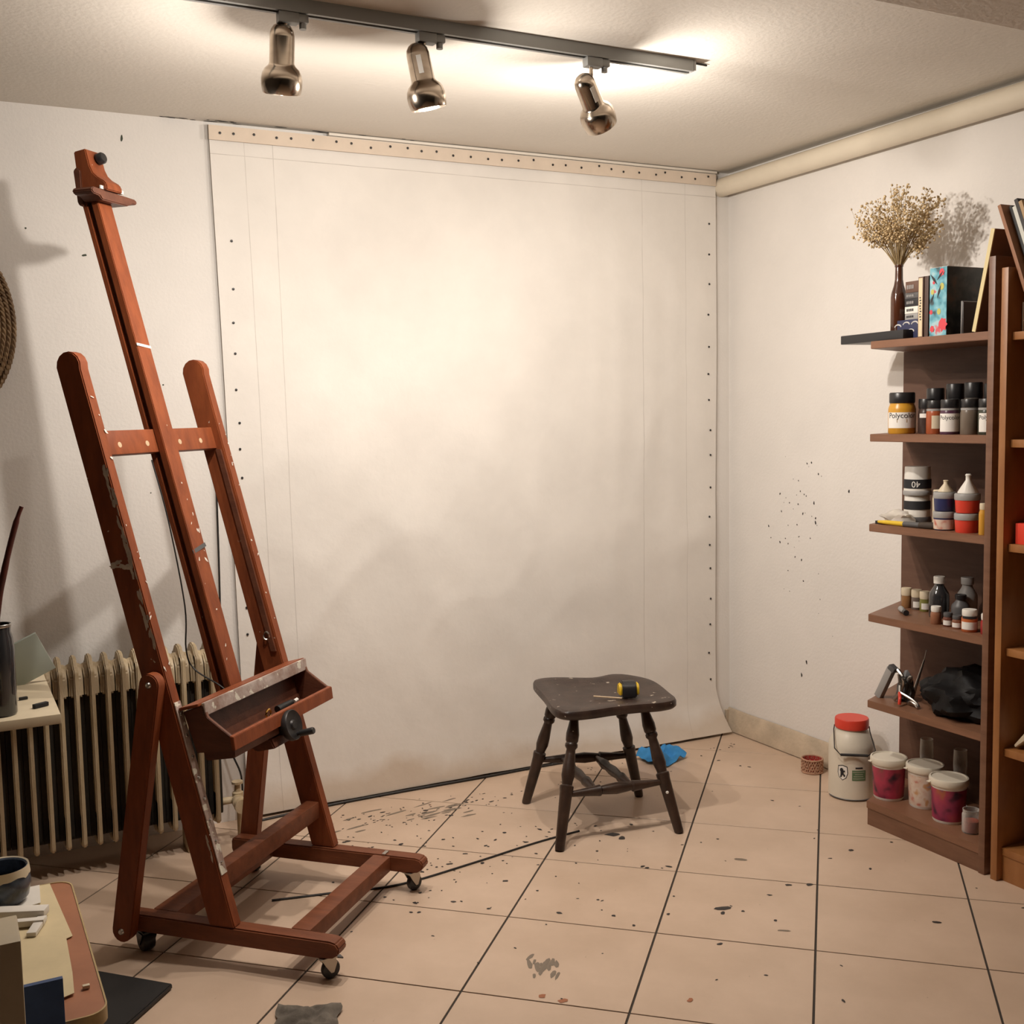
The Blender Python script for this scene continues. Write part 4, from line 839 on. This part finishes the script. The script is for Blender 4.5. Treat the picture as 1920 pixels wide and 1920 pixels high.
me = bpy.data.meshes.new('tmpf'); me.from_pydata(verts, [], faces); fb.from_mesh(me); bpy.data.meshes.remove(me)
ob('blossoms', fb, M['dry'], BQ, smooth=80, kind='stuff')
# pile of small boxes
BX = thing('card_box', 'navy card box with pale arcs under a pile of small boxes', 'box', (2.985, 2.785, 1.72), 0)
b = BM(); box(b, (2.995, 2.772, 1.754), (.10, .108, .064), bev=.001); o = ob('carton', b, mat('navy_card', (.02, .024, .075), .5), BX)
b = BM()
for y, z in ((2.822, 1.764), (2.785, 1.770), (2.748, 1.770), (2.803, 1.744), (2.765, 1.745)):
    tube(b, [(2.9445, y - .014 * cos(t_), z + .008 * sin(t_)) for t_ in [pi * q / 8 for q in range(9)]], .0022, 4)
ob('arc_print', b, M['paper'], o)
b = BM(); box(b, (2.9446, 2.79, 1.730), (.0008, .02, .006)); ob('print_mark', b, M['paper'], o)
zz = 1.786
for h, m, lb, w in ((.020, M['grey'], 'grey flat box directly on the navy arc-printed box', .072), (.024, M['white'], 'white slim box in the pile behind the bottle', .074), (.026, M['ink'], 'black slim box with pale lettering in the pile', .074), (.020, M['dgrey'], 'dark grey slim box, second from the top of the pile', .072), (.038, M['backboard'], 'brown-grey box on top of the pile', .070)):
    Bx = thing('slim_box', lb, 'box', (2.99, 2.758, zz), 0, 'boxes piled behind the bottle')
    b = BM(); box(b, (2.99, 2.758, zz + h / 2 - .0002), (.085, w, h - .0006), bev=.001); o = ob('carton', b, m, Bx)
    b = BM()
    for q in range(4): box(b, (2.9468, 2.758 + .026 - .008 * q, zz + h * .5), (.0008, .005, h * .35))
    ob('print_mark', b, M['ink'] if m in (M['white'], M['grey']) else M['grey'], o); zz += h
def book(label, y, w, h, d, m, spine=None, x0=2.925, tilt=0):
    T = thing('book', label, 'book', (x0 + d / 2, y, 1.72))
    b = BM(); box(b, (x0 + d / 2, y, 1.7205 + h / 2), (d, w, h), bev=.0012); o = ob('cover', b, m, T)
    b = BM(); box(b, (x0 + d / 2 + .004, y, 1.7212 + h / 2), (d - .002, w - .005, h - .003 + .0042)); ob('pages', b, M['paper'], T)
    if spine:
        b = BM(); box(b, (x0 - .0004, y, 1.7205 + h / 2), (.001, w * .72, h * .96)); s_ = ob('spine_panel', b, spine, T)
        b = BM()
        for q in range(9): box(b, (x0 - .0011, y + .001 * (q % 3 - 1), 1.72 + h * (.30 + .045 * q)), (.0006, w * (.22 + .08 * (q % 2)), h * .022))
        ob('spine_lettering', b, M['ink'], s_)
    return T
book('slim cream-spined book beside the pile of boxes', 2.706, .022, .200, .17, M['backboard'], mat('cream_spine', (.70, .58, .38), .6))
book('slim dark brown book beside the cream-spined one', 2.682, .017, .200, .17, mat('brown_cover', (.075, .04, .03), .6))
FB = book('thick book with blue and red floral spine and dark cover', 2.632, .070, .222, .20, M['darkcover'], None)
b = BM(); box(b, (2.9244, 2.632, 1.7205 + .111), (.0012, .069, .221)); o = ob('floral_spine', b, M['floral'], FB)
rb = BM()
for y, z, s in ((2.612, 1.757, .021), (2.655, 1.745, .011), (2.618, 1.926, .012), (2.650, 1.895, .006), (2.660, 1.80, .008)):
    rb.faces.new([rb.verts.new((2.9234, y + s * (1 + .2 * sin(3 * q)) * .8 * cos(2 * pi * q / 14), z + s * (1 + .2 * sin(3 * q)) * sin(2 * pi * q / 14))) for q in range(14)])
bmesh.ops.triangulate(rb, faces=rb.faces[:]); ob('red_flowers', rb, mat('red_flower_print', (.68, .06, .08), .5), o)
rb = BM()
for y, z, s, an in ((2.628, 1.865, .030, 1.9), (2.650, 1.905, .030, .9), (2.625, 1.915, .024, 2.3), (2.655, 1.845, .022, 2.0)):
    rb.faces.new([rb.verts.new((2.9230, y + p[0] * s * cos(an) - p[1] * s * sin(an), z + p[0] * s * sin(an) + p[1] * s * cos(an))) for p in ((-.8, 0), (0, .16), (.8, 0), (0, -.14))])
ob('bird_print', rb, M['ink'], o)
rb = BM()
for y, z, s in ((2.617, 1.880, .009), (2.655, 1.865, .007), (2.628, 1.80, .008)):
    rb.faces.new([rb.verts.new((2.9232, y + s * cos(2 * pi * q / 10), z + s * 1.3 * sin(2 * pi * q / 10))) for q in range(10)])
ob('yellow_print', rb, mat('yellow_leaf_print', (.5, .48, .12), .5), o)
PF = thing('framed_picture', 'dark upright framed picture between the floral book and the leaning panel', 'frame', (3.0, 2.53, 1.72))
b = BM(); box(b, (3.0, 2.545, 1.772), (.13, .010, .102), bev=.001); ob('glass', b, M['dgrey'], PF)
b = BM(); tube(b, [(2.934, 2.545, 1.722), (2.934, 2.545, 1.824), (3.066, 2.545, 1.824), (3.066, 2.545, 1.722)], .003, 6); ob('border', b, M['grey'], PF)
Rl = Matrix.Rotation(math.atan2(.066, .31), 3, 'X')
LP = thing('leaning_panel', 'brown board with pale yellow edge leaning on the shelf upright', 'board', (3.04, 2.485, 1.72))
b = BM(); box(b, (3.045, 2.458, 1.880), (.23, .014, .318), Rl, bev=.001); ob('board', b, mat('brown_board', (.16, .078, .045), .5, var=.2, vs=6), LP)
b = BM(); box(b, (2.928, 2.4585, 1.880), (.004, .0135, .317), Rl); ob('edge', b, mat('pale_yellow_edge', (.72, .60, .32), .6), LP)

# ------------------------------------------------------------------ bookcase contents
for k in range(7):
    hgt = (.405, .40, .395, .415, .405, .40, .425)[k]; th = (.012, .010, .013, .012, .012, .013, .015)[k]
    lean_y = math.atan2(.145, .39); R_ = Matrix.Rotation(-lean_y, 3, 'X'); y0_ = 2.248 - .0185 * k
    c = Vector((3.035 + .008 * ((k * 3) % 4), y0_, 1.716)) + R_ @ Vector((0, 0, hgt / 2 + .003))
    b = BM(); box(b, c, (.255, th, hgt), R_, bev=.001)
    nm = ('reddish brown', 'black', 'white', 'second black', 'tan', 'dark brown', 'khaki')[k]
    single('picture_board', b, M['records'][k], '%s board in the leaning row on top of the bookcase' % nm, 'board', (3.035, y0_, 1.713), 'boards leaning on the bookcase')
b = BM(); box(b, (3.05, 2.323, 1.758), (.22, .004, .088)); single('white_card', b, M['paper'], 'white card standing in the gap beside the leaning boards', 'card', (3.05, 2.323, 1.713))
b = BM(); box(b, (3.02, 2.215, 1.1), (.20, .205, .064), bev=.002); single('red_box', b, M['redbox'], 'bright red box on the bookcase shelf', 'box', (3.02, 2.215, 1.068))
b = BM(); box(b, (3.02, 2.205, .80), (.14, .075, .112), bev=.002); single('beige_box', b, M['cream'], 'beige box at the picture edge on the bookcase shelf', 'box', (3.02, 2.205, .743))
PT = thing('paint_tube', 'creased silver-brown paint tube propped on the bookcase shelf', 'paint tube', (2.96, 2.26, .425))
b = BM(); prism(b, [(2.305, .430), (2.312, .436), (2.25, .515), (2.225, .525), (2.215, .512), (2.24, .490)], 2.925, 2.965, 'x', .002); ob('body', b, M['cream'], PT)
b = BM(); tube(b, [(2.945, 2.222, .519), (2.945, 2.210, .530)], .009, 10); ob('cap', b, M['white'], PT)
single('paper_ball', lump((2.965, 2.225, .4265), (.035, .045, .022), 5, .5, 3, 2.0), M['sheet'], 'crumpled white paper on the bookcase shelf under the tube', 'paper', (2.965, 2.225, .425))
SC = (2.985, 2.212, .106); CN = thing('spray_can', 'black and white patterned spray can on the lowest bookcase shelf', 'spray can', SC)
b = BM(); lathe(b, [(0, 0), (.030, 0), (.032, .004), (.032, .018)], 26, SC); ob('foot', b, M['ink'], CN)
b = BM(); lathe(b, [(.032, .018), (.032, .165)], 26, SC); ob('body', b, wrap_print('black_white_print', [(.03, .03, .03), (.04, .04, .045), (.6, .57, .52), (.66, .63, .58), (.5, .48, .45)], 30), CN)
b = BM(); lathe(b, [(.0325, .165), (.0325, .186), (.030, .192)], 26, SC); ob('band', b, M['ink'], CN)
b = BM(); lathe(b, [(.030, .192), (.026, .205), (.016, .215), (.016, .228), (0, .23)], 22, SC); ob('cap', b, M['grey'], CN)

# ------------------------------------------------------------------ left foreground: desk, jar with brush, cards, wicker tray
DK = thing('side_table', 'cream topped side table in front of the radiator, cut off by the left edge', 'table', (-.05, 3.34, 0))
b = BM(); box(b, (-.13, 3.345, .738), (.74, .63, .026), bev=.002); ob('table_top', b, M['desk'], DK)
for x, y in ((-.46, 3.07), (-.46, 3.62), (-.10, 3.62), (-.10, 3.10)):
    b = BM(); box(b, (x, y, .3625), (.035, .035, .725), bev=.003); ob('leg', b, M['desk'], DK)
JL = (.108, 3.10, .7515); JR = thing('brush_jar', 'dark smoky glass jar holding a brush, at the left edge', 'jar', JL)
b = BM(); lathe(b, [(0, 0), (.032, 0), (.036, .006), (.037, .17), (.034, .20), (.030, .215), (.031, .235), (.0285, .235), (.0275, .215), (.031, .20), (.033, .17), (.032, .01), (0, .008)], 28, JL); ob('glass', b, M['smoke'], JR)
b = BM(); lathe(b, [(.0315, .228), (.0325, .230), (.0325, .2345), (.0315, .236)], 28, JL); ob('rim', b, M['steel'], JR)
BR = thing('long_brush', 'long dark brush handle rising out of the smoky jar', 'brush', (.108, 3.10, .77))
b = BM(); tube(b, spline([(.100, 3.10, .77), (.108, 3.10, 1.0), (.133, 3.095, 1.13), (.165, 3.09, 1.245), (.180, 3.088, 1.285)], 5), [.007] * 6 + [.0085] * 5 + [.0075] * 5 + [.0055] * 5, 10); ob('handle', b, mat('dark_red_handle', (.045, .018, .014), .35, col2=(.10, .018, .012), vs=14), BR)
b = BM(); box(b, (.185, 3.42, .8215), (.12, .010, .125), Matrix.Rotation(radians(-24), 3, 'Y') @ Matrix.Rotation(radians(12), 3, 'X'), bev=.001); single('pale_card', b, M['palegreen'], 'pale green card propped behind the smoky jar', 'card', (.185, 3.42, .752))
b = BM(); box(b, (.20, 3.13, .757), (.040, .014, .011), Matrix.Rotation(.5, 3, 'Z'), bev=.002); single('charcoal_stick', b, M['black_soft'], 'short black charcoal stub on the cream table beside the jar', 'charcoal', (.20, 3.13, .751))
b = BM(); box(b, (.165, 3.24, .755), (.022, .010, .008), Matrix.Rotation(.2, 3, 'Z'), bev=.002); single('charcoal_stick', b, M['black_soft'], 'tiny black charcoal stub on the cream table towards the radiator', 'charcoal', (.165, 3.24, .751))
# wicker tray on the wall
WK = thing('wicker_tray', 'oval woven brown wicker tray hung on the wall at the left edge', 'wicker tray', (.06, 4.07, 1.82))
b = BM(); A_, B_ = .19, .29; prof_n = 10; t = BM(); rg = []
for q in range(prof_n + 1):
    f = q / prof_n; rg.append([t.verts.new((.06 + A_ * f * cos(2 * pi * k / 48), 4.02 + .05 * f ** 2.5, 1.82 + B_ * f * sin(2 * pi * k / 48))) for k in range(48)])
for P, Q in zip(rg, rg[1:]):
    for k in range(48): t.faces.new((P[k], P[(k + 1) % 48], Q[(k + 1) % 48], Q[k]))
bmesh.ops.recalc_face_normals(t, faces=t.faces); bmesh.ops.solidify(t, geom=t.faces[:], thickness=.004); ob('backing', t, mat('dark_straw', (.06, .035, .018), .9), WK)
b = BM()
for q in range(3, 13):
    f = q / 12; n_ = int(96 * f)
    for k in range(n_):
        a_ = 2 * pi * (k + .5 * (q % 2)) / n_; P0 = Vector((.06 + A_ * f * cos(a_), 4.012 + .05 * f ** 2.5, 1.82 + B_ * f * sin(a_)))
        da = .75 * 2 * pi / n_ + .06; a2 = a_ + da; f2 = f - .055; P1 = Vector((.06 + A_ * f2 * cos(a2), 4.012 + .05 * f2 ** 2.5, 1.82 + B_ * f2 * sin(a2))); pm = (P0 + P1) / 2 + Vector((0, -.006, 0))
        tube(b, [P0, pm, P1], [.0045, .0075, .0045], 5)
ob('weave', b, M['straw'], WK, kind='stuff')
# low table bottom left
LT = thing('low_table', 'low orange-brown table with rounded corner and yellowed edge, bottom left', 'table', (-.2, 2.24, 0))
def round_rect(x0, x1, y0, y1, r, n=6):
    pts = []
    for cx, cy, a_ in ((x1 - r, y1 - r, 0), (x0 + r, y1 - r, 90), (x0 + r, y0 + r, 180), (x1 - r, y0 + r, 270)):
        for k in range(n + 1): q = radians(a_ + 90 * k / n); pts.append((cx + r * cos(q), cy + r * sin(q)))
    return pts
b = BM(); prism(b, round_rect(-.58, .202, 1.93, 2.545, .035), .478, .500, 'z', .002); ob('table_top', b, M['table'], LT)
b = BM(); rp = round_rect(-.581, .2035, 1.9285, 2.5465, .036); ri = round_rect(-.578, .2005, 1.9315, 2.5435, .034); t = BM()
o_ = [[t.verts.new((p[0], p[1], z)) for p in q] for q, z in ((rp, .476), (rp, .5015), (ri, .5015), (ri, .476))]
for A, B in ((0, 1), (1, 2), (2, 3), (3, 0)):
    for i in range(len(rp)): t.faces.new((o_[A][i], o_[A][(i + 1) % len(rp)], o_[B][(i + 1) % len(rp)], o_[B][i]))
bmesh.ops.recalc_face_normals(t, faces=t.faces); merge(b, t); ob('edge_band', b, M['table_edge'], LT)
for x, y in ((-.52, 1.99), (-.52, 2.49), (-.02, 2.42), (-.02, 2.05)):
    b = BM(); box(b, (x, y, .239), (.04, .04, .478), bev=.003); ob('leg', b, M['table'], LT)
def sheet(name, label, pts, z, m, th=.0012, cat='paper', wob=.0):
    b = BM(); prism(b, pts, z, z + th, 'z'); c = (sum(p[0] for p in pts) / len(pts), sum(p[1] for p in pts) / len(pts), z); return single(name, b, m, label, cat, c, smooth=0)
sheet('paper_sheet', 'long yellowed paper lying on the low table towards the radiator', [(-.10, 2.538), (.16, 2.538), (.177, 2.252), (.166, 2.246), (-.08, 2.19)], .5022, M['kraft'])
sheet('paper_sheet', 'ink-spotted yellowed paper at the near end of the low table', [(-.10, 2.30), (.086, 2.305), (.165, 2.244), (.161, 2.095), (.156, 2.015), (.138, 2.008), (-.10, 2.0)], .5042, M['kraft'])
sheet('paper_sheet', 'white paper slip under the dark pot', [(-.04, 2.50), (.05, 2.53), (.139, 2.532), (.134, 2.435), (-.03, 2.40)], .5064, M['sheet'])
b = BM(); box(b, (.07, 2.395, .517), (.155, .030, .016), Matrix.Rotation(-.42, 3, 'Z'), bev=.003); single('white_stick', b, M['sheet'], 'white stick lying across the papers in front of the dark pot', 'stick', (.07, 2.395, .508))
b = BM(); box(b, (.095, 2.340, .5125), (.080, .016, .012), Matrix.Rotation(-.3, 3, 'Z'), bev=.001); single('white_stick', b, M['sheet'], 'short white strip on the papers below the longer stick', 'stick', (.095, 2.340, .5062))
b = BM(); box(b, (.118, 2.315, .5105), (.018, .075, .009), Matrix.Rotation(-.35, 3, 'Z'), bev=.001); single('white_stick', b, M['sheet'], 'white strip pointing towards the near paper', 'stick', (.118, 2.315, .5062))
b = BM(); box(b, (.177, 2.03, .5045), (.012, .008, .006), bev=.001); single('wood_chip', b, M['cream'], 'tiny pale chip on the orange-brown table top', 'chip', (.177, 2.03, .501))
PC = (.066, 2.478, .508); PO = thing('paint_pot', 'dark glazed pot with cream drips round the rim, left edge', 'pot', PC)
b = BM(); lathe(b, [(0, 0), (.040, 0), (.050, .012), (.055, .04), (.052, .072), (.049, .075), (.046, .072), (.048, .04), (0, .03)], 32, PC); ob('bowl', b, mat('dark_glaze', (.022, .024, .034), .18, col2=(.10, .13, .18), vs=14), PO)
t = BM(); A1, A2, A3 = [], [], []
for k in range(48):
    a_ = 2 * pi * k / 48; dz = .014 + .008 * noise.noise(Vector((cos(a_) * 3, sin(a_) * 3, 2)))
    A1.append(t.verts.new((PC[0] + .0478 * cos(a_), PC[1] + .0478 * sin(a_), PC[2] + .073))); A2.append(t.verts.new((PC[0] + .0525 * cos(a_), PC[1] + .0525 * sin(a_), PC[2] + .0765))); A3.append(t.verts.new((PC[0] + .0545 * cos(a_), PC[1] + .0545 * sin(a_), PC[2] + .072 - dz)))
for P, Q in ((A1, A2), (A2, A3)):
    for k in range(48): t.faces.new((P[k], P[(k + 1) % 48], Q[(k + 1) % 48], Q[k]))
bmesh.ops.recalc_face_normals(t, faces=t.faces); ob('rim_drips', t, M['cream'], PO)
# upright blue card and cream box at the near edge of the table
b = BM(); box(b, (.066, 1.903, .296), (.130, .010, .592), bev=.001); single('blue_card', b, M['bluecard'], 'upright dark blue card box against the low table, bottom left', 'box', (.066, 1.896, 0))
b = BM(); box(b, (-.12, 1.80, .3675), (.373, .10, .735), bev=.003); single('cream_panel', b, M['desk'], 'tall cream box standing at the bottom left corner', 'box', (-.12, 1.80, 0))
# black plate on the floor
b = BM(); prism(b, [(.19, 3.16), (.305, 3.10), (.468, 2.93), (.40, 2.855), (.33, 2.78), (.15, 2.86)], .002, .016, 'z', .003); single('black_tray', b, mat('black_sheet', (.014, .013, .013), .5, var=.3, vs=8), 'flat black board on the floor beside the low table', 'board', (.3, 2.95, 0))

# ------------------------------------------------------------------ cables and marks on the floor and walls
b = BM(); tube(b, spline([(.93, 4.02, .004), (1.12, 4.04, .004), (1.32, 4.052, .006), (1.6, 4.053, .006), (1.92, 4.046, .006), (2.14, 4.050, .005), (2.3, 4.046, .004)], 6), .0052, 8); single('floor_cable', b, M['cable'], 'black cable along the floor at the foot of the canvas', 'cable', (1.6, 4.05, 0))
b = BM(); tube(b, spline([(.84, 3.327, .003), (1.03, 3.283, .003), (1.232, 3.239, .003), (1.5, 3.275, .003), (1.77, 3.325, .003), (1.96, 3.345, .003)], 6), .0036, 8); single('floor_wire', b, M['cable'], 'thin black wire lying across the tiles between easel and stool', 'wire', (1.4, 3.28, 0))
def blobs(items, normal='z', at=0.0):
    """thin dried drops: a low cone per drop"""
    t = BM(); sg = {'z': 1, 'x': -1, 'y': -1}[normal]
    if normal == 'z' and at > 2: sg = -1
    for (x, y, r, e, an) in items:
        n_ = 8; vs = []
        P = lambda u, v, w: {'z': (x + u, y + v, at + sg * w), 'x': (at + sg * w, x + u, y + v), 'y': (x + u, at + sg * w, y + v)}[normal]
        for k in range(n_):
            a_ = 2 * pi * k / n_; rr_ = r * random.uniform(.7, 1.25); u, v = rr_ * cos(a_) * e, rr_ * sin(a_); u, v = u * cos(an) - v * sin(an), u * sin(an) + v * cos(an)
            vs.append(t.verts.new(P(u, v, 0)))
        c = t.verts.new(P(0, 0, .0009))
        for k in range(n_): t.faces.new((c, vs[k], vs[(k + 1) % n_]))
    bmesh.ops.recalc_face_normals(t, faces=t.faces); return t
rs = random.Random(21); it = []
for k in range(150):
    x = rs.gauss(1.55, .33); y = rs.gauss(3.35, .36)
    if .95 < x < 2.6 and 2.2 < y < 4.0: it.append((x, y, rs.choice((.0022, .003, .0036, .0048, .0065)), rs.uniform(1, 1.8), rs.uniform(0, 3)))
for k in range(45): it.append((rs.uniform(1.2, 2.95), rs.uniform(2.0, 3.9), rs.choice((.0025, .003, .004, .005)), rs.uniform(1, 2.2), rs.uniform(0, 3)))
for k in range(70):
    f = rs.random(); it.append((1.25 + .62 * f + rs.gauss(0, .05), 3.86 - .10 * f + rs.gauss(0, .05), rs.choice((.002, .0025, .003, .0045)), rs.uniform(1, 3), rs.uniform(-.1, .3)))
for k in range(30): it.append((rs.uniform(2.3, 3.1), rs.uniform(3.85, 4.0), rs.uniform(.002, .004), rs.uniform(1, 2), rs.uniform(0, 3)))
for x, y, r, e, an in ((2.02, 2.60, .011, 2.3, -.3), (2.00, 2.575, .006, 2, .9), (2.06, 2.555, .006, 1, 0), (2.50, 2.22, .008, 1.8, -.6), (2.30, 2.63, .007, 1.6, -.4), (2.36, 2.60, .008, 1.7, 0), (2.05, 3.26, .015, 1.8, -.5), (2.06, 3.22, .013, 1.3, 1), (2.67, 2.74, .007, 1.6, 0)): it.append((x, y, r, e, an))
o = ob('paint_splatter', blobs(it, 'z', .0008), M['speck'], smooth=0); tag(o, 'dark dried paint specks scattered over the floor tiles', 'paint specks', kind='stuff')
it = [(1.12 + rs.random() * .6, 3.80 + rs.gauss(0, .06), rs.uniform(.004, .008), rs.uniform(3, 8), rs.uniform(.0, .25)) for k in range(26)]
it += [(1.375 + rs.gauss(0, .022), 2.565 + rs.gauss(0, .035), rs.uniform(.004, .008), rs.uniform(2, 5), rs.uniform(.6, 1.2)) for k in range(16)] + [(2.30, 2.86, .010, 2.4, -.8), (2.08, 2.40, .006, 3, -.7)]
o = ob('paint_smear', blobs(it, 'z', .0006), M['smear'], smooth=0); tag(o, 'greyish smeared paint streaks on the floor tiles', 'paint smears', kind='stuff')
it = [(1.30, 2.42, .009, 1.3, .3), (1.335, 2.375, .010, 1.3, 0), (1.62, 2.22, .007, 1.4, .5)]
o = ob('rust_drop', blobs(it, 'z', .0010), M['rust'], smooth=0); tag(o, 'rust coloured paint drops on the tiles near the bottom edge', 'paint drops', kind='stuff')
it = []
for k in range(46): it.append((rs.gauss(3.62, .08), rs.gauss(1.03, .16), rs.choice((.0015, .002, .003, .0035)), rs.uniform(1, 1.8), rs.uniform(1, 2)))
it += [(3.33, 1.16, .005, 1.3, 1.5), (3.57, .42, .005, 1.6, 1.4), (3.60, .36, .005, 1.8, 1.4), (3.08, 2.02, .004, 1.8, 1.5), (3.53, 1.10, .004, 2, 1.5), (3.52, 1.02, .004, 2, 1.4)]
o = ob('wall_specks', blobs(it, 'x', XR - .0006), M['speck'], smooth=0); tag(o, 'dark paint specks spattered on the right wall', 'paint specks', kind='stuff')
it = []
for k in range(26):
    x = rs.choice((rs.uniform(.75, 1.1), rs.uniform(1.0, 1.7))); it.append((x, 4.082 - rs.random() * .03, rs.uniform(.003, .006), rs.uniform(1.5, 5), rs.uniform(-.1, .1)))
o = ob('ceiling_flecks', blobs(it, 'z', H - .0008), M['speck'], smooth=0); tag(o, 'dark peeling flecks along the ceiling above the canvas', 'flecks', kind='stuff')
it = [(.62, 2.46, .0045, 2.6, 1.4), (.48, 2.06, .004, 2, .2), (.30, 2.14, .003, 1, 0), (.40, 1.72, .004, 2.5, .2), (.56, 1.9, .003, 2, 1), (.72, 1.62, .003, 1, 0), (.66, 1.24, .003, 1, 0)]
o = ob('wall_marks', blobs(it, 'y', YB - .0006), mat('green_black_marks', (.05, .06, .04), .7), smooth=0); tag(o, 'small dark marks on the white wall behind the easel', 'marks', kind='stuff')
